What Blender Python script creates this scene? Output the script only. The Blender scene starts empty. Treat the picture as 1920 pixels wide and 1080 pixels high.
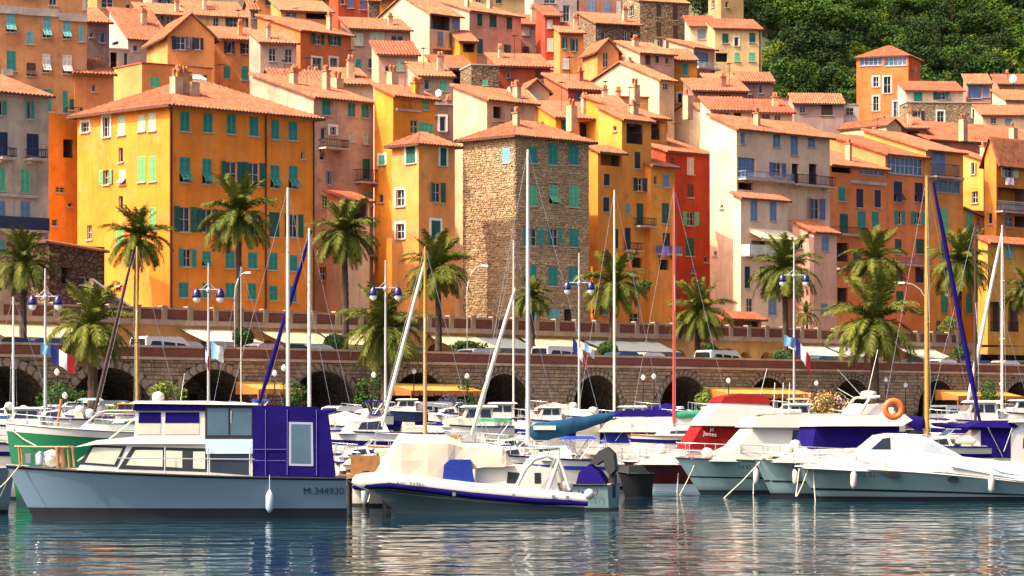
import bpy, math, random
from mathutils import Vector, Matrix
random.seed(7)
S = bpy.context.scene
COL = S.collection
# ---------------------------------------------------------------- camera, sky, sun, exposure
F = 5600.0      # focal length in pixels of a 1920 wide frame
CZ, YH = 2.86, 790.0
cam_d = bpy.data.cameras.new('camera'); cam = bpy.data.objects.new('camera', cam_d); COL.objects.link(cam)
cam.location = (0, 0, CZ); cam.rotation_euler = (math.pi/2, 0, 0)
cam_d.sensor_width = 36; cam_d.lens = 36*F/1920; cam_d.shift_y = (YH-540)/1920
cam_d.clip_start = 1; cam_d.clip_end = 4000
S.camera = cam
SUN_EL, SUN_H = math.radians(50), Vector((-0.90, -0.44, 0)).normalized()
w = bpy.data.worlds.new('World'); S.world = w; w.use_nodes = True
nt = w.node_tree; bg = nt.nodes['Background']
sk = nt.nodes.new('ShaderNodeTexSky'); sk.sky_type = 'NISHITA'; sk.sun_disc = False
sk.sun_elevation = SUN_EL; sk.sun_rotation = math.atan2(SUN_H.x, SUN_H.y)
sk.air_density = 0.28; sk.dust_density = 5.0; sk.ozone_density = 0.0
nt.links.new(sk.outputs[0], bg.inputs[0]); bg.inputs[1].default_value = 0.145
sd = bpy.data.lights.new('sun', 'SUN'); sd.energy = 2.15; sd.angle = math.radians(.53); sd.color = (1, .87, .68)
sun = bpy.data.objects.new('sun', sd); COL.objects.link(sun)
sdir = (SUN_H*math.cos(SUN_EL) + Vector((0, 0, math.sin(SUN_EL))))
sun.rotation_euler = sdir.to_track_quat('Z', 'Y').to_euler(); sun.location = (-60, 0, 120)
S.view_settings.view_transform = 'Standard'; S.view_settings.look = 'None'
S.view_settings.exposure = 1.64; S.view_settings.gamma = 1; S.view_settings.use_curve_mapping = False

# ---------------------------------------------------------------- geometry of the place
TH = math.radians(44)
NX, NY = math.sin(TH), -math.cos(TH)      # outward normal of the harbour front
C0 = 138.3
def vofs(X, Y): return -(NX*X + NY*Y) - C0          # metres behind the parapet
def Dv(px, v): k = (px-960)/F; return (C0+v)/(-NY - NX*k)
def at(px, py, D): return Vector(((px-960)/F*D, D, CZ+(YH-py)/F*D))
def uv(u, v, z=0): return Vector((u*math.cos(TH)-NX*v - NX*C0, u*math.sin(TH)-NY*v - NY*C0, z))
def u_of(px, v): p = at(px, 0, Dv(px, v)); return p.x*math.cos(TH)+p.y*math.sin(TH)
def z_of(py, D): return CZ+(YH-py)/F*D
def lerp_tab(t, x):
    if x <= t[0][0]: return t[0][1]
    for (a, b), (c, d) in zip(t, t[1:]):
        if x <= c: return b+(d-b)*(x-a)/(c-a)
    return t[-1][1]
TL = [(12, 9), (30, 9.2), (76, 24), (145, 40), (200, 52), (240, 76), (320, 120), (500, 170)]
TR = [(12, 9), (30, 9.2), (76, 24), (112, 35), (150, 52), (200, 84), (300, 140), (500, 190)]
def tz(X, Y):
    v = vofs(X, Y); px = 960+F*X/Y
    k = min(1, max(0, (px-1180)/200))
    return lerp_tab(TL, v)*(1-k)+lerp_tab(TR, v)*k

# ---------------------------------------------------------------- materials
MATS = {}
def _new(name):
    m = bpy.data.materials.new(name); m.use_nodes = True; n = m.node_tree.nodes; l = m.node_tree.links
    return m, n, l, n['Principled BSDF']
def nd(n, t, **kw):
    x = n.new(t)
    for k, v in kw.items(): setattr(x, k, v)
    return x
def noise(n, l, vec, scale, detail=4, rough=.6):
    x = nd(n, 'ShaderNodeTexNoise'); x.inputs['Scale'].default_value = scale; x.inputs['Detail'].default_value = detail; x.inputs['Roughness'].default_value = rough
    l.new(vec, x.inputs['Vector']); return x.outputs['Fac']
def ramp(n, l, fac, a, b, ca=(0, 0, 0, 1), cb=(1, 1, 1, 1)):
    x = nd(n, 'ShaderNodeValToRGB'); e = x.color_ramp.elements; e[0].position = a; e[1].position = b; e[0].color = ca; e[1].color = cb
    l.new(fac, x.inputs[0]); return x.outputs[0]
def mix(n, l, fac, a, b, mode='MIX'):
    x = nd(n, 'ShaderNodeMix', data_type='RGBA', blend_type=mode)
    for s, v in ((0, fac), (6, a), (7, b)):
        if hasattr(v, 'is_linked'): l.new(v, x.inputs[s])
        else: x.inputs[s].default_value = v if s == 0 else (*v[:3], 1)
    return x.outputs[2]
def mapped(n, l, sc, out='Object'):
    tc = nd(n, 'ShaderNodeTexCoord'); mp = nd(n, 'ShaderNodeMapping'); mp.inputs['Scale'].default_value = sc
    l.new(tc.outputs[out], mp.inputs[0]); return mp.outputs[0]
def bump(n, l, h, p, s=.4, d=.03):
    b = nd(n, 'ShaderNodeBump'); b.inputs['Strength'].default_value = s; b.inputs['Distance'].default_value = d
    l.new(h, b.inputs['Height']); l.new(b.outputs[0], p.inputs['Normal'])
def dim(c, k): return tuple(min(1, x*k) for x in c[:3])
def mat(name, col, rough=.6, var=.18, scale=1.5, metal=0, spec=.4, bmp=0):
    """plain painted / cloth / metal surface with some uneven wear"""
    if name in MATS: return MATS[name]
    m, n, l, p = _new(name)
    v = mapped(n, l, (1, 1, 1)); f = noise(n, l, v, scale, 5)
    l.new(mix(n, l, ramp(n, l, f, .3, .75), dim(col, 1-var), dim(col, 1+var)), p.inputs['Base Color'])
    p.inputs['Roughness'].default_value = rough; p.inputs['Metallic'].default_value = metal; p.inputs['Specular IOR Level'].default_value = spec
    if bmp: bump(n, l, noise(n, l, v, scale*8, 4), p, bmp, .05)
    MATS[name] = m; return m
def stucco(col, wear=1.0):
    """limewashed render: patches, rain streaks, faded areas, fine grain"""
    sat = (max(col)-min(col))/max(col); k = .92+.04*sat; col = (min(.97, col[0]*k), col[1]*k*(.97-.26*sat), col[2]*k*(.88-.30*sat)); key = ('st', tuple(col), wear)
    if key in MATS: return MATS[key]
    m, n, l, p = _new('limewash'); v = mapped(n, l, (1, 1, 1))
    a = ramp(n, l, noise(n, l, v, .33, 7, .65), .36, .66)
    c = mix(n, l, a, dim(col, 1-.32*wear), dim(col, 1+.17*wear))
    pale = tuple(x*.75+.25*sum(col)/3+.02 for x in col)
    c = mix(n, l, ramp(n, l, noise(n, l, v, .7, 8, .7), .56, .74, cb=(min(1, .7*wear),)*3+(1,)), c, pale)
    c = mix(n, l, ramp(n, l, noise(n, l, v, .42, 3, .55), .575, .60, cb=(.30*wear,)*3+(1,)), c, dim(pale, .9))
    c = mix(n, l, ramp(n, l, noise(n, l, mapped(n, l, (1, 1, .8)), .9, 5, .6), .66, .69, cb=(.4*wear,)*3+(1,)), c, tuple(x*.5+.03 for x in dim(col, .6)))
    v2 = mapped(n, l, (2.2, 2.2, .16))
    c = mix(n, l, ramp(n, l, noise(n, l, v2, 1, 6, .7), .52, .78, cb=(min(1, .75*wear),)*3+(1,)), c, tuple(x*.55 for x in dim(col, .9)))
    c = mix(n, l, ramp(n, l, noise(n, l, v, 5, 5, .7), .3, .75, cb=(.25,)*3+(1,)), c, dim(col, .7))
    l.new(c, p.inputs['Base Color']); p.inputs['Roughness'].default_value = .92; p.inputs['Specular IOR Level'].default_value = .15
    bump(n, l, noise(n, l, v, 6, 6, .75), p, .5, .04)
    MATS[key] = m; return m
def masonry(name, col, dark, scale=2.2, island=False):
    """rough stone: colour per block where blocks are geometry, else voronoi rubble"""
    if name in MATS: return MATS[name]
    m, n, l, p = _new(name); v = mapped(n, l, (1, 1, 1.5))
    if island:
        g = nd(n, 'ShaderNodeNewGeometry'); f = g.outputs['Random Per Island']
    else:
        vo = nd(n, 'ShaderNodeTexVoronoi'); vo.inputs['Scale'].default_value = scale; l.new(v, vo.inputs['Vector'])
        sx = nd(n, 'ShaderNodeSeparateColor'); l.new(vo.outputs['Color'], sx.inputs[0]); f = sx.outputs[0]
    c = mix(n, l, f, dark, col)
    c = mix(n, l, ramp(n, l, noise(n, l, v, .5, 6), .4, .7, cb=(.45,)*3+(1,)), c, dim(dark, .75))
    c = mix(n, l, ramp(n, l, noise(n, l, v, 6, 5), .3, .8, cb=(.5,)*3+(1,)), c, dim(col, 1.15))
    if not island:
        vd = nd(n, 'ShaderNodeTexVoronoi', feature='DISTANCE_TO_EDGE'); vd.inputs['Scale'].default_value = scale; l.new(v, vd.inputs['Vector'])
        e = ramp(n, l, vd.outputs['Distance'], .02, .12); c = mix(n, l, e, dim(dark, .6), c)
        bump(n, l, e, p, .8, .06)
    else: bump(n, l, noise(n, l, v, 9, 5), p, .7, .04)
    l.new(c, p.inputs['Base Color']); p.inputs['Roughness'].default_value = .95; p.inputs['Specular IOR Level'].default_value = .1
    MATS[name] = m; return m
def tiles(name, col):
    if name in MATS: return MATS[name]
    m, n, l, p = _new(name); v = mapped(n, l, (1, 1, 1))
    g = nd(n, 'ShaderNodeNewGeometry')
    br = nd(n, 'ShaderNodeTexVoronoi'); br.inputs['Scale'].default_value = 3.2; l.new(v, br.inputs['Vector'])
    sx = nd(n, 'ShaderNodeSeparateColor'); l.new(br.outputs['Color'], sx.inputs[0])
    c = mix(n, l, sx.outputs[0], dim(col, .62), dim(col, 1.3))
    c = mix(n, l, ramp(n, l, noise(n, l, v, .45, 6, .7), .42, .7, cb=(.65,)*3+(1,)), c, (.36, .135, .065))
    c = mix(n, l, ramp(n, l, noise(n, l, v, 1.3, 6, .7), .55, .78, cb=(.6,)*3+(1,)), c, (.15, .075, .05))
    l.new(c, p.inputs['Base Color']); p.inputs['Roughness'].default_value = .9; p.inputs['Specular IOR Level'].default_value = .15
    bump(n, l, sx.outputs[1], p, .5, .05)
    MATS[name] = m; return m
def foliage(name, c1, c2, trans=.0):
    if name in MATS: return MATS[name]
    m, n, l, p = _new(name); g = nd(n, 'ShaderNodeNewGeometry'); oi = nd(n, 'ShaderNodeObjectInfo')
    c = mix(n, l, g.outputs['Random Per Island'], c1, c2)
    c = mix(n, l, ramp(n, l, oi.outputs['Random'], 0, 1, (0, 0, 0, 1), (.5, .5, .5, 1)), c, dim(c2, 1.35))
    l.new(c, p.inputs['Base Color']); p.inputs['Roughness'].default_value = .75; p.inputs['Specular IOR Level'].default_value = .12
    MATS[name] = m; return m
def glassy(name, col, rough=.06):
    if name in MATS: return MATS[name]
    m, n, l, p = _new(name); v = mapped(n, l, (1, 1, 1)); f = noise(n, l, v, .8, 3)
    l.new(mix(n, l, f, dim(col, .6), dim(col, 1.5)), p.inputs['Base Color']); p.inputs['Roughness'].default_value = rough; p.inputs['Specular IOR Level'].default_value = .55
    MATS[name] = m; return m
def gloss(name, col, rough=.18, coat=.3):
    m = mat(name, col, rough, .07, .6, spec=.45)
    m.node_tree.nodes['Principled BSDF'].inputs['Coat Weight'].default_value = coat
    return m

# ---------------------------------------------------------------- mesh builder
class MB:
    def __init__(s): s.v = []; s.f = []; s.m = []; s.sm = []
    def face(s, pts, mi=0, smooth=False):
        i = len(s.v); s.v += [tuple(p) for p in pts]; s.f.append(tuple(range(i, i+len(pts)))); s.m.append(mi); s.sm.append(smooth)
    def box(s, x0, y0, z0, x1, y1, z1, mi=0):
        i = len(s.v); s.v += [(x, y, z) for z in (z0, z1) for y in (y0, y1) for x in (x0, x1)]
        for q in ((0, 2, 3, 1), (4, 5, 7, 6), (0, 1, 5, 4), (1, 3, 7, 5), (3, 2, 6, 7), (2, 0, 4, 6)):
            s.f.append(tuple(i+k for k in q)); s.m.append(mi); s.sm.append(False)
    def grid(s, rows, mi=0, smooth=True, closed=False):
        i = len(s.v); n = len(rows[0])
        for r in rows: s.v += [tuple(p) for p in r]
        for a in range(len(rows)-1):
            for b in range(n if closed else n-1):
                c = (b+1) % n
                s.f.append((i+a*n+b, i+a*n+c, i+(a+1)*n+c, i+(a+1)*n+b)); s.m.append(mi); s.sm.append(smooth)
    def tube(s, pts, r, n=6, mi=0, cap=True, smooth=True):
        pts = [Vector(p) for p in pts]; rr = r if isinstance(r, (list, tuple)) else [r]*len(pts); rows = []
        for k, p in enumerate(pts):
            d = (pts[min(k+1, len(pts)-1)]-pts[max(k-1, 0)]).normalized()
            a = d.cross(Vector((0, 0, 1)) if abs(d.z) < .9 else Vector((1, 0, 0))).normalized(); b = d.cross(a)
            rows.append([p+rr[k]*(a*math.cos(t*2*math.pi/n)+b*math.sin(t*2*math.pi/n)) for t in range(n)])
        s.grid(rows, mi, smooth, True)
        if cap: s.face(rows[0][::-1], mi); s.face(rows[-1], mi)
    def lathe(s, prof, c=(0, 0, 0), n=10, mi=0, smooth=True):
        rows = [[(c[0]+r*math.cos(2*math.pi*t/n), c[1]+r*math.sin(2*math.pi*t/n), c[2]+z) for t in range(n)] for r, z in prof]
        s.grid(rows, mi, smooth, True)
    def prism(s, poly, y0, y1, mi=0, mid=None, inset=0):
        """extrude an xz polygon along y"""
        a = [(x, y0, z) for x, z in poly]; b = [(x, y1, z) for x, z in poly]
        s.face(a, mi); s.face(b[::-1], mi); n = len(poly)
        for k in range(n): s.face([a[k], b[k], b[(k+1) % n], a[(k+1) % n]], mi if mid is None else mid)
    def mesh(s, name, mats):
        me = bpy.data.meshes.new(name); me.from_pydata(s.v, [], s.f)
        for m in (mats if isinstance(mats, (list, tuple)) else [mats]): me.materials.append(m)
        me.polygons.foreach_set('material_index', s.m); me.polygons.foreach_set('use_smooth', s.sm); me.update()
        return me
    def build(s, name, mats, parent=None, loc=(0, 0, 0), rz=0, kind=None, label=None):
        return put(name, s.mesh(name, mats), parent, loc, rz, kind, label)
def put(name, me, parent=None, loc=(0, 0, 0), rz=0, kind=None, label=None):
    o = bpy.data.objects.new(name, me); COL.objects.link(o); o.parent = parent; o.location = loc; o.rotation_euler = (0, 0, rz)
    if kind: o['kind'] = kind
    if label: o['label'] = label
    return o
def thing(name, label, cat, loc=(0, 0, 0), rz=0, group=None):
    o = bpy.data.objects.new(name, None); COL.objects.link(o); o.location = loc; o.rotation_euler = (0, 0, rz); o.empty_display_size = .2
    return tag(o, label, cat, group)
def tag(o, label, cat, group=None):
    o['label'] = label; o['category'] = cat
    if group: o['group'] = group
    return o
def copy_tree(o, parent=None):
    c = o.copy(); COL.objects.link(c); c.parent = parent
    for ch in o.children: copy_tree(ch, c)
    return c
def lettering(txt, size, material, parent, loc, rot, name='lettering', depth=.004):
    cu = bpy.data.curves.new('txt', 'FONT'); cu.body = txt; cu.size = size; cu.extrude = depth; cu.align_x = 'CENTER'; cu.resolution_u = 3
    t = bpy.data.objects.new('txt', cu); me = bpy.data.meshes.new_from_object(t); bpy.data.objects.remove(t); me.materials.clear(); me.materials.append(material)
    o = put(name, me, parent, loc); o.rotation_euler = rot; return o

# ---------------------------------------------------------------- water, quay ground, hill
def make_water():
    m, n, l, p = _new('harbour_water'); v = mapped(n, l, (.75, 1.0, 1))
    p.inputs['Base Color'].default_value = (.002, .022, .032, 1); p.inputs['Roughness'].default_value = .03; p.inputs['IOR'].default_value = 1.10
    a = noise(n, l, mapped(n, l, (.6, 1, 1)), .6, 2.6, .5); c = noise(n, l, v, 2.6, 3, .5); k = noise(n, l, mapped(n, l, (1, 1, 1)), .06, 2, .5)
    b1 = nd(n, 'ShaderNodeBump'); b1.inputs['Strength'].default_value = 1; b1.inputs['Distance'].default_value = .10; l.new(a, b1.inputs['Height'])
    b2 = nd(n, 'ShaderNodeBump'); b2.inputs['Strength'].default_value = 1; b2.inputs['Distance'].default_value = .0012; l.new(c, b2.inputs['Height'])
    l.new(b1.outputs[0], b2.inputs['Normal']); l.new(b2.outputs[0], p.inputs['Normal'])
    mb = MB(); mb.face([(-600, 20, 0), (600, 20, 0), (600, 330, 0), (-600, 330, 0)]); mb.build('water', m, kind='structure')
make_water()
# ---------------------------------------------------------------- hill
def make_hill():
    m, n, l, p = _new('hill_ground'); v = mapped(n, l, (1, 1, 1)); f = noise(n, l, v, .12, 8, .7)
    c = mix(n, l, ramp(n, l, f, .4, .6), (.035, .05, .015), (.14, .10, .06))
    l.new(c, p.inputs['Base Color']); p.inputs['Roughness'].default_value = 1
    bump(n, l, noise(n, l, v, 1.2, 8), p, 1, .5)
    mb = MB(); rows = []
    for j in range(62):
        v_ = 12.2+(j/61)**1.5*700
        rows.append([(lambda q: (q.x, q.y, tz(q.x, q.y)-.6+(random.uniform(-.6, .6) if v_ > 34 else 0)))(uv(-60+i*5+300*(j/61)*(i-45)/45, v_)) for i in range(90)])
    mb.grid(rows); mb.build('hill', m, kind='structure')
make_hill()

# ---------------------------------------------------------------- houses
T1 = tiles('roof_tiles', (.32, .105, .052)); T2 = tiles('roof_tiles_pale', (.36, .135, .065)); T3 = tiles('roof_tiles_red', (.34, .075, .036))
TILE = {'o': T1, 'p': T2, 'r': T3}
SH = {k: mat('shutter_'+nm, c, .5, .25, 2) for k, nm, c in (
    ('t', 'teal', (.035, .27, .21)), ('g', 'dark_green', (.012, .11, .075)), ('l', 'light_green', (.16, .42, .14)), ('p', 'pale_green', (.48, .55, .36)),
    ('b', 'blue_grey', (.20, .27, .38)), ('v', 'violet_blue', (.14, .14, .28)), ('n', 'navy', (.02, .03, .07)), ('w', 'white', (.68, .64, .56)),
    ('k', 'brown', (.10, .045, .03)), ('c', 'cyan', (.16, .43, .42)), ('m', 'mint', (.12, .50, .26)), ('y', 'yellow', (.75, .42, .08)))}
PANE = glassy('window_glass', (.012, .017, .022)); BLUEG = glassy('blue_glass', (.05, .12, .22)); DARK = mat('dark_interior', (.012, .010, .010), .9)
FRAME = mat('window_frame_paint', (.50, .46, .40), .5); WFR = mat('white_surround', (.80, .74, .62), .7); IRON = mat('black_iron', (.015, .014, .016), .5)
SILL = mat('sill_stone', (.42, .36, .29), .85); PIPE = mat('drainpipe_metal', (.06, .032, .025), .5); CHIM = mat('chimney_render', (.60, .36, .20), .9, .3)
CAPM = mat('chimney_cap_clay', (.45, .16, .07), .9); AWN = mat('cream_canvas', (.82, .68, .42), .8); WOODB = mat('eave_board', (.11, .05, .03), .8)
SLAB = mat('balcony_slab', (.46, .38, .31), .9, .3)
_wc = {}
def r1(x): return max(.2, round(x*10)/10)
def shutter_mesh(w, h, c):
    k = ('sh', w, h, c)
    if k not in _wc:
        mb = MB(); t = .05; s = min(.07, w*.18)
        mb.box(-w/2, -t, 0, -w/2+s, 0, h); mb.box(w/2-s, -t, 0, w/2, 0, h)
        for z in (0, h*.48, h-.09): mb.box(-w/2+s, -t+.003, z, w/2-s, -.003, z+.09)
        n = max(5, min(16, int(h/.11)))
        for i in range(n):
            z = (i+.2)*h/n; mb.face([(-w/2+s, -t+.004, z), (w/2-s, -t+.004, z), (w/2-s, -.01, z+h/n*.95), (-w/2+s, -.01, z+h/n*.95)])
        _wc[k] = mb.mesh('shutter', SH[c])
    return _wc[k]
def frame_mesh(w, h, surround, fc, mull):
    k = ('fr', w, h, surround, fc, mull)
    if k not in _wc:
        mb = MB(); f = .06
        mb.box(-w/2, .11, 0, -w/2+f, .17, h); mb.box(w/2-f, .11, 0, w/2, .17, h); mb.box(-w/2+f, .11, 0, w/2-f, .17, f); mb.box(-w/2+f, .11, h-f, w/2-f, .17, h)
        for i in range(1, mull+1):
            x = -w/2+w*i/(mull+1); mb.box(x-.03, .108, f, x+.03, .168, h-f)
        for z in ((h*.5,) if mull else ()): mb.box(-w/2+f, .115, z-.02, w/2-f, .165, z+.02)
        mb.box(-w/2-.09, -.11, -.09, w/2+.09, .10, -.003, 1)
        if surround:
            b = .17; mb.box(-w/2-b, -.035, -.003, -w/2, .02, h+b, 2); mb.box(w/2, -.035, -.003, w/2+b, .02, h+b, 2); mb.box(-w/2, -.034, h, w/2, .02, h+b, 2)
        _wc[k] = mb.mesh('window', [SH[fc] if fc else FRAME, SILL, WFR])
    return _wc[k]
def pane_mesh(w, h, m):
    k = ('pa', w, h, m.name)
    if k not in _wc:
        mb = MB(); mb.box(-w/2, .15, 0, w/2, .165, h); _wc[k] = mb.mesh('pane', m)
    return _wc[k]
def rail_mesh(w, d, h, m, solid=False):
    k = ('ra', w, d, h, m.name, solid)
    if k not in _wc:
        mb = MB()
        if solid: mb.box(-w/2, -d, 0, w/2, -d+.05, h); mb.box(-w/2, -d+.05, 0, -w/2+.05, 0, h); mb.box(w/2-.05, -d+.05, 0, w/2, 0, h)
        else:
            for z in (.06, h-.05):
                mb.box(-w/2, -d, z, w/2, -d+.05, z+.05); mb.box(-w/2, -d+.05, z, -w/2+.05, 0, z+.05); mb.box(w/2-.05, -d+.05, z, w/2, 0, z+.05)
            n = int(w/.16)
            for i in range(n+1): x = -w/2+.01+(w-.04)*i/max(n, 1); mb.box(x, -d+.012, .1, x+.024, -d+.036, h-.05)
            for sx in (-w/2+.012, w/2-.036):
                for i in range(1, int(d/.16)): mb.box(sx, -d+i*.16, .1, sx+.024, -d+i*.16+.024, h-.05)
        _wc[k] = mb.mesh('railing', m)
    return _wc[k]
def wall_grid(mb, L, H, holes, P, Q, deep=.2):
    """wall from (s,z) through P(s,z); openings left out and lined to depth through Q(s,z)"""
    xs = sorted({0, L, *[a for h in holes for a in h[:2]]}); zs = sorted({0, H, *[a for h in holes for a in h[2:]]})
    for i in range(len(xs)-1):
        for j in range(len(zs)-1):
            a, b, c, d = xs[i], xs[i+1], zs[j], zs[j+1]
            if b-a < 1e-4 or d-c < 1e-4: continue
            mx, mz = (a+b)/2, (c+d)/2
            if any(h[0] < mx < h[1] and h[2] < mz < h[3] for h in holes): continue
            mb.face([P(a, c), P(b, c), P(b, d), P(a, d)])
    for a, b, c, d in holes:
        for e, f in (((a, c), (a, d)), ((b, c), (b, d)), ((a, c), (b, c)), ((a, d), (b, d))):
            mb.face([P(*e), P(*f), Q(*f), Q(*e)])
def slope(mb, A, B, up, a=0, b=0, mi=0):
    A, B, up = Vector(A), Vector(B), Vector(up); L = (B-A).length; e = (B-A)/L; nrm = e.cross(up).normalized()
    if nrm.z < 0: nrm = -nrm
    n = max(3, round(L/.3)); hv = nrm*.10; dn = Vector((0, 0, -.12))
    def vm(u): return max(0, min(1, u/a if a > 0 else 1, (L-u)/b if b > 0 else 1))
    for k in range(n):
        u0, u1 = k*L/n, (k+1)*L/n; um = (u0+u1)/2
        P = [A+e*u for u in (u0, um, u1)]; T = [p+up*vm(u) for p, u in zip(P, (u0, um, u1))]
        mb.face([P[0], P[1]+hv, T[1]+hv, T[0]], mi, False); mb.face([P[1]+hv, P[2], T[2], T[1]+hv], mi, False)
        mb.face([P[0], P[2], P[1]+hv], mi+1)
    mb.face([A, B, B+dn, A+dn], mi+1)
    T0, T1_ = A+e*(a if a > 0 else 0)+up, A+e*(L-(b if b > 0 else 0))+up
    mb.face([A+dn, B+dn, T1_+dn, T0+dn], mi+1)
    for p, t in ((A, T0), (B, T1_)): mb.face([p, t, t+dn, p+dn], mi)
class HouseFace: pass
HOUSES = {}
def house(label, xs, yt, D, roof, rise, col, R='', L='', Ld=7.0, oh=.45, tile='o', ch=1, th=None, zb=None, pipes=(), wear=1.0, name='house', stonew=None, cat='house', back=None):
    xl, xc, xr = xs
    num = not isinstance(D, str); k_ = (xc-960)/F
    if xl is None and th is None and num: th = 14-math.degrees(math.atan(k_)); Ld = min(Ld, 4.2)   # free standing up the hill: turned more to the sea
    if isinstance(D, str): D = Dv(xc, float(D[1:]))
    else: D = Dv(xc, -NY*D-C0)      # distance is given on the picture's centre line; the row then runs parallel to the quay
    if th is None and num and xl is not None:
        c_ = (xc-xl)*D/(F*4.6)                      # a narrow visible end: same depth, turned further round
        if c_ < .55: th = math.degrees(math.asin(c_/math.hypot(1, k_))-math.atan(k_))
    th = TH if th is None else math.radians(th)
    top = at(xc, yt, D)
    if zb is None: zb = min(tz(top.x, top.y), tz(top.x+6, top.y+4), tz(top.x-4, top.y+4))-2.5
    H = top.z-zb; ct, st = math.cos(th), math.sin(th)
    def loc(p): x, y = p.x-top.x, p.y-top.y; return Vector((x*ct+y*st, -x*st+y*ct, p.z-zb))
    o = loc(Vector((0, 0, CZ)))
    def ray(px, py): d = Vector(((px-960)/F, 1, (YH-py)/F)); return Vector((d.x*ct+d.y*st, -d.x*st+d.y*ct, d.z))
    def hitR(px, py): d = ray(px, py); t = -o.y/d.y; return o.x+d.x*t, o.z+d.z*t
    def hitL(px, py): d = ray(px, py); t = -o.x/d.x; return o.y+d.y*t, o.z+d.z*t
    W = hitR(xr, yt)[0]; Ln = Ld if xl is None else max(.8, hitL(xl, yt)[0])
    if back: Ln = max(Ln, back)
    if roof == 'shed' and Ln > 3.5: rise = max(rise, (.31 if th > .5 else .36)*Ln)
    if roof == 'shed' and Ln <= 3.5: rise = min(rise, .42*Ln)
    if roof == 'gx': rise = max(rise, .36*Ln/2+.2)
    root = thing(name, label, cat, (top.x, top.y, zb), th); HOUSES[label] = root
    wm = stonew or stucco(col, wear)
    holes = {'R': [], 'L': []}; todo = []
    for side, spec in (('R', R), ('L', L)):
        hit = hitR if side == 'R' else hitL; lim = W if side == 'R' else Ln
        for it in [q.split() for q in spec.split(';') if q.strip()]:
            x0, y0, x1, y1 = map(float, it[:4]); k = it[4]; c = it[5] if len(it) > 5 else 'g'
            a, b = hit(x0, (y0+y1)/2)[0], hit(x1, (y0+y1)/2)[0]; a, b = min(a, b), max(a, b)
            z1, z0 = hit((x0+x1)/2, y0)[1], hit((x0+x1)/2, y1)[1]
            if b < .1 or a > lim-.1: continue
            if k in 'YPNC': todo.append((side, a, b, z0, z1, k, c)); continue
            a, b = max(a, .12), min(b, lim-.12); z0, z1 = max(z0, .05), min(z1, H-.08)
            if b-a < .2 or z1-z0 < .25: continue
            if k == 'O': q = (b-a)/4; hole = (a+q, b-q, z0, z1)
            else: hole = (a, b, z0, z1)
            # snap to the window mesh grid
            w_, h_ = r1(hole[1]-hole[0]), r1(hole[3]-hole[2]); m_ = (hole[0]+hole[1])/2
            hole = (m_-w_/2, m_+w_/2, hole[2], hole[2]+h_)
            if hole[0] < .03 or hole[1] > lim-.03 or hole[3] > H-.03 or any(not (hole[1] < g[0] or hole[0] > g[1] or hole[3] < g[2] or hole[2] > g[3]) for g in holes[side]):
                w_ = max(.2, w_-.2); hole = (m_-w_/2, m_+w_/2, hole[2], min(hole[3], H-.05))
                if hole[0] < .02 or hole[1] > lim-.02 or any(not (hole[1] < g[0] or hole[0] > g[1] or hole[3] < g[2] or hole[2] > g[3]) for g in holes[side]): continue
                h_ = hole[3]-hole[2]
            holes[side].append(hole); todo.append((side, *hole, k, c))
    rw = random.Random(label+'w')
    if roof and stonew is None and cat == 'house' and num:      # the small plain openings such walls have between the ones listed
        x = .5
        while x < W-1.0:
            for row in range(4):
                z1 = H-.75-row*2.55-rw.uniform(0, .4); w_, h_ = r1(rw.choice((.5, .6, .7, .8))), r1(rw.choice((.7, 1.0, 1.2, 1.3)))
                hole = (x, x+w_, z1-h_, z1)
                if rw.random() < .5 or x+w_ > W-.25 or z1-h_ < .3: continue
                if any(not (hole[1] < g[0]-.45 or hole[0] > g[1]+.45 or hole[3] < g[2]-.4 or hole[2] > g[3]+.5) for g in holes['R']) or any(t[0] == 'R' and t[5] in 'OYNCP' and not (hole[1] < t[1]-.8 or hole[0] > t[2]+.8 or hole[3] < t[3]-.3 or hole[2] > t[4]+.5) for t in todo): continue
                holes['R'].append(hole); todo.append(('R', *hole, rw.choice('DDFSSSH'), rw.choice('tgpbkwcn')))
            x += rw.uniform(1.5, 2.1)
    mb = MB()
    wall_grid(mb, W, H, holes['R'], lambda s, z: (s, 0, z), lambda s, z: (s, .2, z))
    wall_grid(mb, Ln, H, holes['L'], lambda s, z: (0, s, z), lambda s, z: (.2, s, z))
    bH = H+rise if roof == 'shed' else H; xH = H+rise if roof == 'sx' else H
    mb.face([(W, 0, 0), (W, Ln, 0), (W, Ln, H), (W, 0, H)]); mb.face([(0, Ln, 0), (W, Ln, 0), (W, Ln, H), (0, Ln, H)])
    if roof == 'shed':
        for x in (0, W): mb.face([(x, 0, H), (x, Ln, H), (x, Ln, bH)])
        mb.face([(0, Ln, H), (W, Ln, H), (W, Ln, bH), (0, Ln, bH)])
    if roof == 'sx':
        for y in (0, Ln): mb.face([(0, y, H), (W, y, H), (W, y, xH)])
        mb.face([(W, 0, H), (W, Ln, H), (W, Ln, xH), (W, 0, xH)])
    if roof == 'gx':
        for x in (0, W): mb.face([(x, 0, H), (x, Ln, H), (x, Ln/2, H+rise)])
    if roof == 'gy':
        for y in (0, Ln): mb.face([(0, y, H), (W, y, H), (W/2, y, H+rise)])
    mb.build('wall', wm, root)
    rb = MB(); e = .06
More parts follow.
